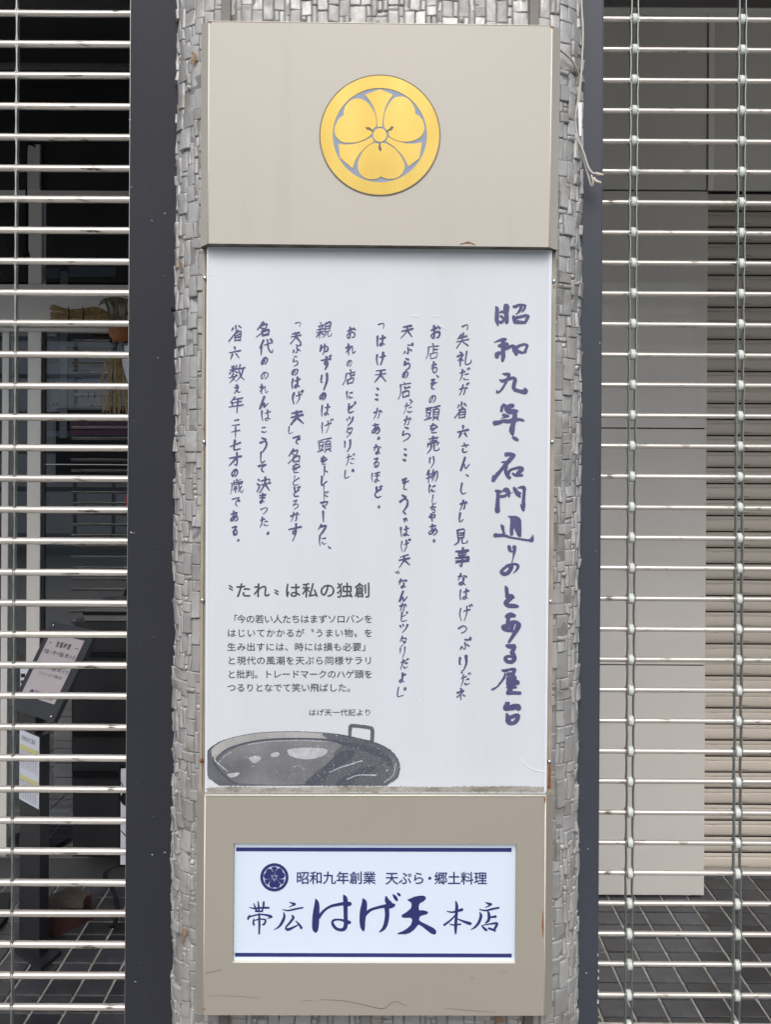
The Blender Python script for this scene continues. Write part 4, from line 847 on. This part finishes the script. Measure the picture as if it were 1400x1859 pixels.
# ---------------------------------------------------------------- right recess: panels, bulkhead, roller shutter
YP = 3.72
rc = empty('panel_wall', 'glossy beige panelled wall behind the right grille, split by two thin dark joints', 'wall', (1.0, YP, 0))
xL, xR = .34, XP(1283, 900, YP)
zs = [ZP(1190, y, YP) for y in (346, 777.5, 1207.5, 1626)]
for k in range(3):
    g = .0022
    o = box('panel', xL, xR, YP, YP+.03, zs[k+1]+g, zs[k]-g, M_panelb, rc, b=.001)
box('joint_backing', xL, xR-.004, YP+.012, YP+.035, zs[3], zs[0], M_dark, rc)
box('return_wall', xR-.02, xR, YP+.031, 3.95, -.01, zs[0], M_bulk, rc)
xj = XP(1286, 200, YP)
box('upper_panel', xL, xj-.004, YP, YP+.03, zs[0]+.004, zc, M_bulk, rc)
box('upper_panel', xj+.002, xj+.022, YP-.006, YP+.03, zs[0]+.004, zc, mat('pale_lit_edge', (.85, .83, .78), .5), rc)  # lit edge of the panel put in as a strip of paler colour
box('upper_panel', xj+.022, 2.7, YP+.004, YP+.03, zs[0]+.004, zc, M_bulk, rc)
box('joint_backing', xL, 2.7, YP+.018, YP+.04, zs[0]-.002, zc, M_dark, rc)
box('bulkhead_soffit', xR, 2.7, YP+.041, 3.95, zs[0], zs[0]+.03, M_bulk, rc)
rs = empty('roller_shutter', 'closed taupe roller shutter of narrow ribbed slats, recessed behind the right grille', 'roller shutter', (1.7, 3.93, 0))
YR = 3.93; pitch = 29.1*YR/F*1.0
z = ZP(1340, 1575, YR); top = zs[0]+.02
pr = [(0, 0), (-.001, .003), (-.008, .007), (-.0095, .016), (-.0095, .026), (-.008, .036), (-.004, .041), (-.0075, .044), (-.0075, .049), (-.002, .053), (0, .0545)]
scl = pitch/.0600
V = []
for x in (xR+.002, 2.69): V += [(x, q[0], q[1]*scl) for q in pr]
n = len(pr); Fc = [(i, i+1, n+i+1, n+i) for i in range(n-1)]
sm_ = bpy.data.meshes.new('slat'); sm_.from_pydata([(v[0]-1.7, v[1], v[2]) for v in V], [], Fc); sm_.materials.append(M_slat); sm_.update()
zz = z
while zz < top:
    inst('slat', sm_, rs, (1.7, YR+random.uniform(-.0008, .0008), zz)); zz += pitch
box('slat_backing', xR+.002, 2.69, YR+.006, YR+.012, 0, top, M_dark, rs)
box('bottom_rail', xR+.002, 2.69, YR-.012, YR+.012, ZP(1340, 1590, YR), z, mat('pale_rail', (.40, .38, .34), .5), rs, b=.001)

# ---------------------------------------------------------------- left recess: shopfront behind the grille
YF = 3.85
sf = empty('shopfront', 'dark aluminium framed glass shopfront with silver header, behind the left grille', 'shopfront', (-1.2, YF, 0))
pbox('post', 48, 352, 72, 1556, YF, .05, M_alu, sf, b=.001)
pbox('post', 1, 598, 13, 1556, YF+.01, .05, M_alu, sf, b=.001)
pbox('post', -190, 352, -166, 1556, YF, .05, M_alu, sf, b=.001)
pbox('transom', -330, 345, 330, 358, YF-.005, .06, M_alu_h, sf, b=.001)
pbox('header', -330, 516, 330, 524, YF-.012, .06, M_alu_h, sf, b=.001)
pbox('header', -330, 525, 330, 594, YF-.006, .06, M_alu_h, sf, b=.001)
pbox('header', -330, 594.5, 330, 601, YF-.014, .06, M_alu_h, sf, b=.001)
M_sill = mat('dull_steel_sill', (.16, .16, .165), .3, metal=.6, col2=(.10, .10, .105), nscale=3)
pbox('sill', -330, 1556, 330, 1604, YF-.01, .06, M_sill, sf, b=.001)
pbox('sill', -330, 1604.5, 330, 1620, YF-.03, .08, M_sill, sf, b=.001)
pbox('upper_panel', -330, -60, 330, 344, YF, .02, M_charc, sf)
pbox('ceiling_beam', -330, 112, 330, 121, YF-.25, .03, M_greyst, sf)
pbox('upper_post', 49, 262, 71, 344, YF-.02, .018, M_alu, sf)
for (a, b, c, d) in [(73, 359, 330, 515), (14, 359, 47.5, 515), (-165, 359, 13, 515), (73, 602, 330, 1555), (14, 602, 47.5, 1555), (-165, 602, .5, 1555)]:
    pbox('pane', a, b, c, d, YF+.02, .006, M_glass, sf)
pbox('door_stile', 74, 602, 79, 1555, YF+.012, .02, M_black, sf)
for y in (1044, 843): pbox('door_rail', 79, y, 330, y+1.2, YF+.015, .004, M_alu, sf)
# things seen through the glass
def paper(label, a, b, c, d, Y, m, cat='poster', marks=None, mm=None, group=None):
    e = empty('poster', label, cat, W((a+c)/2, d, Y), group)
    pbox('sheet', a, b, c, d, Y, .002, m, e)
    if marks: ink('print', Y-.0008, mm or M_navy, e, strokes=marks, cell=.8, rough=.3, seed=a)
    return e
paper('narrow white upright strip behind the glass, left of the straw ornament', 108, 492, 121, 795, YF+.05, M_paper, 'strip')
paper('small pale notice with blue marks, topmost at the left edge of the glass door', 80, 608, 107, 640, YF+.06, M_bluep, 'notice', [[(84, 613, 2), (90, 612, 3)], [(93, 613, 3), (98, 612, 2)]])
paper('long white shelf edge strip just under the header, behind the glass', 80, 620, 212, 629, YF+.08, M_paper, 'strip')
paper('brown board lying above the blue printed notice behind the glass', 122, 658, 196, 667, YF+.075, M_wood, 'board')
paper('pale blue notice with a blue oval heading, behind the hanging straws', 122, 667, 200, 700, YF+.07, M_bluep, 'notice', [[(132, 674, 4), (145, 673, 5), (160, 674, 4)], [(135, 688, 2), (142, 686, 3), (150, 690, 2)]])
paper('pale notice at the left edge of the glass door, beside the brown board', 80, 660, 107, 700, YF+.065, M_bluep, 'notice', [[(88, 694, 3), (98, 693, 3)]])
paper('white poster with bold dark bars, left of the straw tail', 122, 706, 196, 744, YF+.07, M_paper, 'poster', [[(160, 712, 3), (160, 722, 3)], [(171, 712, 3), (171, 722, 3)], [(140, 722, 2), (150, 718, 2)], [(165, 735, 3), (166, 736, 3)]], M_black_ink)
paper('white poster with a small dark square, lowest at the left edge of the glass door', 80, 708, 107, 748, YF+.06, M_paper, 'poster', [[(105-2, 732, 4), (106-2, 736, 4)], [(97, 733, 4), (98, 736, 4)]], M_black_ink)
paper('pink leaflet band below the straw ornament, behind the glass', 126, 762, 300, 778, YF+.07, M_pink, 'leaflet', [[(142, 767, 1.5), (146, 772, 2)], [(164, 766, 2), (163, 772, 2)], [(171, 766, 2), (170, 771, 2)]], M_black_ink)
paper('pink leaflet with pale lower margin, under the pink band', 126, 781, 300, 790, YF+.07, M_pink, 'leaflet')
paper('pale grey paper curling under the pink leaflets', 84, 783, 300, 793, YF+.09, M_bluep, 'paper')
for i, (a, b, c, d) in enumerate([(80, 487, 106, 505), (124, 484, 208, 502)]):
    paper(['small dim blue notice above the header, left one', 'dim blue lettered notice above the header, right one'][i], a, b, c, d, YF+.06, M_bluep, 'notice')
wc = empty('white_calendar', 'white sheet with two black bars just behind the slanted opening-hours board', 'notice', W(44, 1235, YF-.1))
pbox('sheet', 36, 1214, 56, 1256, YF-.1, .002, M_paper2, wc); pbox('print', 37, 1223, 45, 1230, YF-.1012, .001, M_black, wc); pbox('print', 37, 1235, 45, 1241, YF-.1012, .001, M_black, wc)
rd = empty('red_switch_box', 'small red plastic box half hidden behind the left guide rail', 'box', W(232, 912, YF))
pbox('case', 228, 898, 246, 925, YF-.04, .03, M_red, rd, b=.002); pbox('button', 233, 905, 237, 909, YF-.044, .004, M_paper, rd)

# dark menu case behind the lower glass with black rails, and stone facing beside it
mc = empty('display_cabinet', 'dark display cabinet with black cross bands behind the lower left grille', 'cabinet', W(230, 1556, YF-.12))
pbox('body', 132, 1128, 330, 1556, YF-.12, .08, M_charc, mc, b=.002)
pbox('top_board', 152, 1104, 330, 1127.5, YF-.13, .09, M_greyst, mc, b=.001)
for (y0, y1) in ((1111, 1117), (1185, 1192), (1331, 1338), (1402, 1412)): pbox('band', 150 if y0 < 1300 else 131, y0, 331, y1, YF-.134-.001*(y0 > 1120), .012, M_dark, mc)
sfac = empty('stone_facing', 'column of flat grey stone blocks left of the dark display cabinet', 'wall', W(115, 1400, YF-.1))
yy = 1240
while yy < 1415:
    hgt = random.choice([14, 18, 22, 26]); pbox('stone', 97, yy, 130.5, yy+hgt-1.2, YF-.1-random.uniform(0, .006), .05, M_greyst, sfac, b=.001); yy += hgt

bc = empty('cord', 'thin black cord with a small loop, hanging down the aluminium post behind the left grille', 'cord', W(47, 262, YF-.04))
tube('cable', cpath([(64, 266, YF-.04), (55, 262, YF-.04), (48, 270, YF-.04), (47, 340, YF-.04), (46, 420, YF-.04), (46, 455, YF-.04), (44, 472, YF-.045)]), .0035, M_dark, bc, 8)
tube('cable', cpath([(46, 450, YF-.045), (50, 456, YF-.05), (53, 470, YF-.05), (50, 482, YF-.05)]), .003, M_dark, bc, 8)

# slanted opening-hours board on its post
YH = 3.30
hb = empty('opening_hours_stand', 'black lectern stand with slanted white opening-hours sheet behind the left grille', 'sign stand', W(64, 1703, YH+.07))
s = YH/F
wv = Vector((.194, -.17, 0)); lv = Vector((-.1066, -.085, -.264))
tl = W(94, 1128, YH+.08)
nrm = wv.cross(lv).normalized()
if nrm.y > 0: nrm = -nrm
def slab(name, o, a, b, n, th, m, parent):
    v = [o, o+a, o+a+b, o+b]; v2 = [q-n*th for q in v]
    return fixn(mk(name, v+v2, [(0, 1, 2, 3), (7, 6, 5, 4), (0, 4, 5, 1), (1, 5, 6, 2), (2, 6, 7, 3), (3, 7, 4, 0)], m, parent))
slab('board', tl, wv, lv, nrm, .015, M_black, hb)
sh = slab('sheet', tl+wv*.10+lv*.13+nrm*.001, wv*.76, lv*.70, nrm, .0006, M_sheet, hb)
so = tl+wv*.10+lv*.13+nrm*.0016
def hmap(x, y): return so+wv*.76*(x/100)+lv*.70*(y/100)
row = []
def hrow(t, x0, x1, y, sz): n = len(t); return [(c, x0+(x1-x0)*i/max(1, n-1), y, sz) for i, c in enumerate(t) if c != ' ']
def hm2(x, y): return hmap(x, y)
# sheet units are 100 x 100 on a tall sheet, so letters are squashed in x through sx below
lettering('lettering', hrow('ー 営業時間 ー', 12, 90, 14, 9.5), M_black_ink, sh, hm2, off=.02, sx=1.)
lettering('lettering', hrow('午前11時〜午後3時30分', 8, 94, 28, 8), M_black_ink, sh, hm2, off=.012, sx=.92)
lettering('lettering', hrow('午後5時〜午後8時30分', 8, 94, 51, 8), M_black_ink, sh, hm2, off=.012, sx=.92)
lettering('lettering', hrow('ラストオーダー午後8時', 22, 84, 61.5, 6), M_black_ink, sh, hm2, off=.0, sx=.95)
lettering('lettering', hrow('帯広はげ天本店', 38, 86, 92, 9), M_black_ink, sh, hm2, off=.01, sx=.9)
V = [(26+6*math.cos(t*math.pi/8), 92+4*math.sin(t*math.pi/8)) for t in range(16)]
mk('round_mark', [hmap(*v) for v in V], [tuple(range(16))], M_navy, sh)
for (a, b) in ((.08, .04), (.86, .05), (.92, .95), (.08, .95)):
    c = tl+wv*a+lv*b+nrm*.001; tube('screw', [c, c+nrm*.003], .004, M_screw, hb, 10)
# post
po = W(36, 1322, YH+.02); pw = Vector((56*s, -.10, 0)); pd = Vector((7*s, .05, 0)); zf = .0
def prism4(name, o, a, d, z0, z1, m, parent):
    b = [o, o+a, o+a+d, o+d]; v = [Vector((q.x, q.y, z0)) for q in b]+[Vector((q.x, q.y, z1)) for q in b]
    return fixn(mk(name, v, BF, m, parent))
prism4('post', po, pw, pd, .015, po.z, M_black, hb)
prism4('foot', po-pw*.35-pd*.6, pw*1.7, pd*2.2, .0, .014, M_black, hb)
prism4('neck', po+pw*.2, pw*.55, pd*.8, po.z, po.z+.06, M_black, hb)
cal = empty('closing_days_notice', 'white closing-days calendar sheet with yellow rows taped to the front of the black stand', 'notice', po)
pn = pw.cross(Vector((0, 0, 1))).normalized()
if pn.y > 0: pn = -pn
ctop = po+Vector((0, 0, -.002))+pn*.002; cw = pw*.97; ch = Vector((0, 0, -.225))
cs = slab('sheet', ctop, cw, ch, pn, .0006, M_cal, cal)
def cmap(x, y): return ctop+cw*(x/100)+ch*(y/100)+pn*.0012
lettering('lettering', hrow('定休日のご案内', 18, 78, 10, 8), M_black_ink, cs, cmap, off=.0, sx=1.12)
V, Fc = [], []; Vy, Fy = [], []; Vr, Fr = [], []
for base in (20, 63):
    mk('yellow_print', [cmap(5, base), cmap(94, base), cmap(94, base+7), cmap(5, base+7)], [(0, 1, 2, 3)], M_yel, cs)
    for r_ in range(6):
        y = base+7+r_*5
        join_into(V, Fc, [cmap(5, y), cmap(94, y), cmap(94, y+.35), cmap(5, y+.35)], [(0, 1, 2, 3)])
        for c_ in range(7):
            if r_ < 5:
                x = 8+c_*12.6; tgt = (Vr, Fr) if random.random() < .25 else (V, Fc)
                join_into(*tgt, [cmap(x, y+1.5), cmap(x+3, y+1.5), cmap(x+3, y+3.2), cmap(x, y+3.2)], [(0, 1, 2, 3)])
mk('grid_print', V, Fc, M_black_ink, cs); mk('red_print', Vr, Fr, M_redink, cs)

# brick weight, mat, strap, white board in a black frame
br = empty('brick_weight', 'dark red brick block with paler top lying beside the black stand', 'brick', W(130, 1700, 3.35))
bx0, bx1 = XP(97, 1650, 3.36), XP(166, 1650, 3.36)
def fl(px, py):   # floor point seen at a photo position
    Y = EYE*F/((-(px-CX)*sR+(py-CY)*cR)); return Vector((XP(px, py, Y), Y, 0))
A, B = fl(97, 1702), fl(166, 1668)
d = (B-A); nb = Vector((-d.y, d.x, 0)).normalized()*.11; hz = Vector((0, 0, .085))
base = [A, B, B+nb, A+nb]
o = fixn(mk('block', base+[q+hz for q in base], BF, None, br, mats=[M_brick, M_bricktop], midx=[0, 1, 0, 0, 0, 0])); 
o2 = box('grip_bar', A.x+.02, A.x+.09, A.y+.02, A.y+.07, .086, .112, M_bricktop, br, b=.003)
st = empty('black_strap', 'black webbing strap dangling to the floor beside the brick block', 'strap', fl(200, 1690))
Pp = [(214, 1572, 3.5), (196, 1580, 3.48), (190, 1592, 3.46), (200, 1608, 3.44), (208, 1625, 3.42), (212, 1650, 3.41), (209, 1675, 3.40), (203, 1686, 3.40), (198, 1680, 3.40)]
q = cr(Pp, 5); V = []; 
for a in q: c = W(*a); V += [c+Vector((-.008, 0, 0)), c+Vector((.008, .004, 0))]
mk('webbing', V, [(2*i, 2*i+1, 2*i+3, 2*i+2) for i in range(len(q)-1)], M_dark, st)
ab = empty('framed_white_board', 'white board in a black frame, mostly hidden behind the left guide rail near the floor', 'board', W(240, 1572, 3.45))
pbox('frame', 214, 1392, 330, 1575, 3.47, .02, M_dark, ab, b=.002); pbox('panel', 218.5, 1396, 326, 1570, 3.465, .004, M_cal, ab)
V = disc(14, 28); mk('black_disc', [W(232+x, 1450+y, 3.462) for x, y in V], [tuple(range(28))], M_dark, ab)
ink('line_print', 3.463, M_dark, ab, strokes=[[(219, 1420, 1.5), (226, 1432, 2), (236, 1442, 2)], [(219, 1508, 1.5), (226, 1516, 2), (238, 1530, 2)]], cell=.8)
mt = tag(mk('door_mat', [fl(-120, 1632), fl(18, 1628), fl(14, 1668), fl(-10, 1700), fl(-120, 1700)], [(0, 1, 2, 3, 4)], M_mat), 'black coir door mat at the far left of the entrance floor', 'door mat')
bm = bmesh.new(); bm.from_mesh(mt.data); r_ = bmesh.ops.extrude_face_region(bm, geom=bm.faces[:])
for v in r_['geom']:
    if isinstance(v, bmesh.types.BMVert): v.co.z += .015
bmesh.ops.recalc_face_normals(bm, faces=bm.faces[:]); bm.to_mesh(mt.data); bm.free()
mt.location.z = .001

# straw new-year ornament
YO = 3.62
so_ = empty('straw_ornament', 'straw festival ornament with dried orange and hanging straws, on the silver header behind the grille', 'ornament', W(215, 570, YO))
random.seed(11)
def straws(name, n, f, m, r=.0011):
    Vs, Fs = [], []
    for i in range(n):
        P = f(i); V, Fc = tube(None, [W(*p) for p in cr(P, 3)], r, None, seg=4); join_into(Vs, Fs, V, Fc)
    return tag(mk(name, Vs, Fs, m, so_), kind='stuff')
def sheaf(i):
    t = random.uniform(-1, 1); d = random.uniform(-.025, .025)*math.sqrt(1-t*t); y = 573
    return [(random.uniform(89, 96), y-4+t*15+random.uniform(-3, 3), YO+d*1.3), (122, y-2+t*10, YO+d*.9), (150, y-2+t*11, YO+d), (175, y-3+t*13, YO+d), (200, y+2+t*6, YO+d), (222, y+5+t*3, YO+d*.5)]
straws('straw_sheaf', 80, sheaf, M_straw)
straws('straw_sheaf', 150, lambda i: [(2*245-p[0], p[1], p[2]) for p in sheaf(i)], M_straw)
def loop(i):
    t = random.uniform(0, 1); x = 182+t*50; d = random.uniform(-.01, .01)
    return [(x-6+random.uniform(-3, 3), 556-8*math.sin(t*3.1), YO-.03), (x+2, 544-5*math.sin(t*3.1), YO-.038+d), (x+10, 560, YO-.055+d), (x+13-8*t, 585, YO-.04+d)]
straws('straw_wrap', 60, loop, M_straw_g, .0014)
for x in (123, 149): tube('binding', [W(x+2*math.cos(a), 570+13*math.sin(a), YO-.028*math.cos(a)) for a in np.linspace(-1.8, 1.8, 12)], .0016, M_dark, so_, 6)
def tail(i):
    x0 = random.uniform(198, 232); t = (x0-215)/17
    if i < 3: return [(199, 636+i*3, YO-.03), (190-i*2, 670, YO-.03), (181-i*2+i, 715+i*8, YO-.03), (175+i*4, 735, YO-.03)]
    return [(x0, 640+random.uniform(0, 8), YO-.03+random.uniform(-.01, .01)), (x0+t*4, 680, YO-.03+random.uniform(-.02, .02)), (x0+t*13+random.uniform(-6, 6), 748+random.uniform(-4, 6), YO-.03+random.uniform(-.03, .03))]
straws('straw_tail', 44, tail, M_straw, .0013)
bm = bmesh.new(); bmesh.ops.create_icosphere(bm, subdivisions=3, radius=.042)
for v in bm.verts: v.co = v.co*(1+.03*noise.noise(v.co*40)); v.co.z *= .9
me = bpy.data.meshes.new('dried_orange'); bm.to_mesh(me); bm.free(); me.materials.append(M_orange); me.polygons.foreach_set('use_smooth', [True]*len(me.polygons))
inst('dried_orange', me, so_, W(219, 602, YO-.06))
for i in range(7):
    a = W(random.uniform(195, 235), random.uniform(620, 628), YO-.05); b = W(random.uniform(183, 240), random.uniform(618, 650), YO-.05-random.uniform(0, .02)); c = (a+b)/2+Vector((0, 0, .008))
    mk('leaf', [a, c+Vector((.004, .004, .006)), b, c-Vector((.004, 0, .006))], [(0, 1, 2, 3)], M_leaf, so_)
mk('paper_streamer', [W(x, y, YO-.06-.006*((i//2) % 2)) for i, (x, y) in enumerate([(224, 628), (240, 626), (226, 642), (240, 642), (221, 655), (238, 655), (226, 678), (240, 676), (231, 694), (242, 694)])], [(0, 1, 3, 2), (2, 3, 5, 4), (4, 5, 7, 6), (6, 7, 9, 8)], M_paper2, so_)
mk('red_ribbon', [W(226, 566, YO-.07), W(240, 562, YO-.07), W(240, 575, YO-.07), W(230, 572, YO-.075)], [(0, 1, 2, 3)], M_orange, so_)

# ---------------------------------------------------------------- across the street (seen only as reflections)
ob = empty('building', 'pale tiled building across the street, seen mirrored in the glossy panels', 'building', (0, -13, 0))
box('wall', -16, 18, -20, -12, 0, 5.2, M_oppw, ob)
V, Fc = [], []
for k in range(6): z = .8+k*.72; join_into(V, Fc, [(-16, -11.996, z), (18, -11.996, z), (18, -11.996, z+.09), (-16, -11.996, z+.09)], [(0, 1, 2, 3)])
for k in range(46): x = -15.6+k*.74; join_into(V, Fc, [(x, -11.992, 0), (x+.07, -11.992, 0), (x+.07, -11.992, 5.2), (x, -11.992, 5.2)], [(0, 1, 2, 3)])
mk('facade_joints', V, Fc, M_joint2, ob)
for r_ in range(2):
    for k in range(8):
        x = -14.5+k*4.1; z = 1.0+r_*2.7
        w_ = box('window', x, x+1.9, -11.99, -11.93, z, z+1.4, M_oppg, ob)
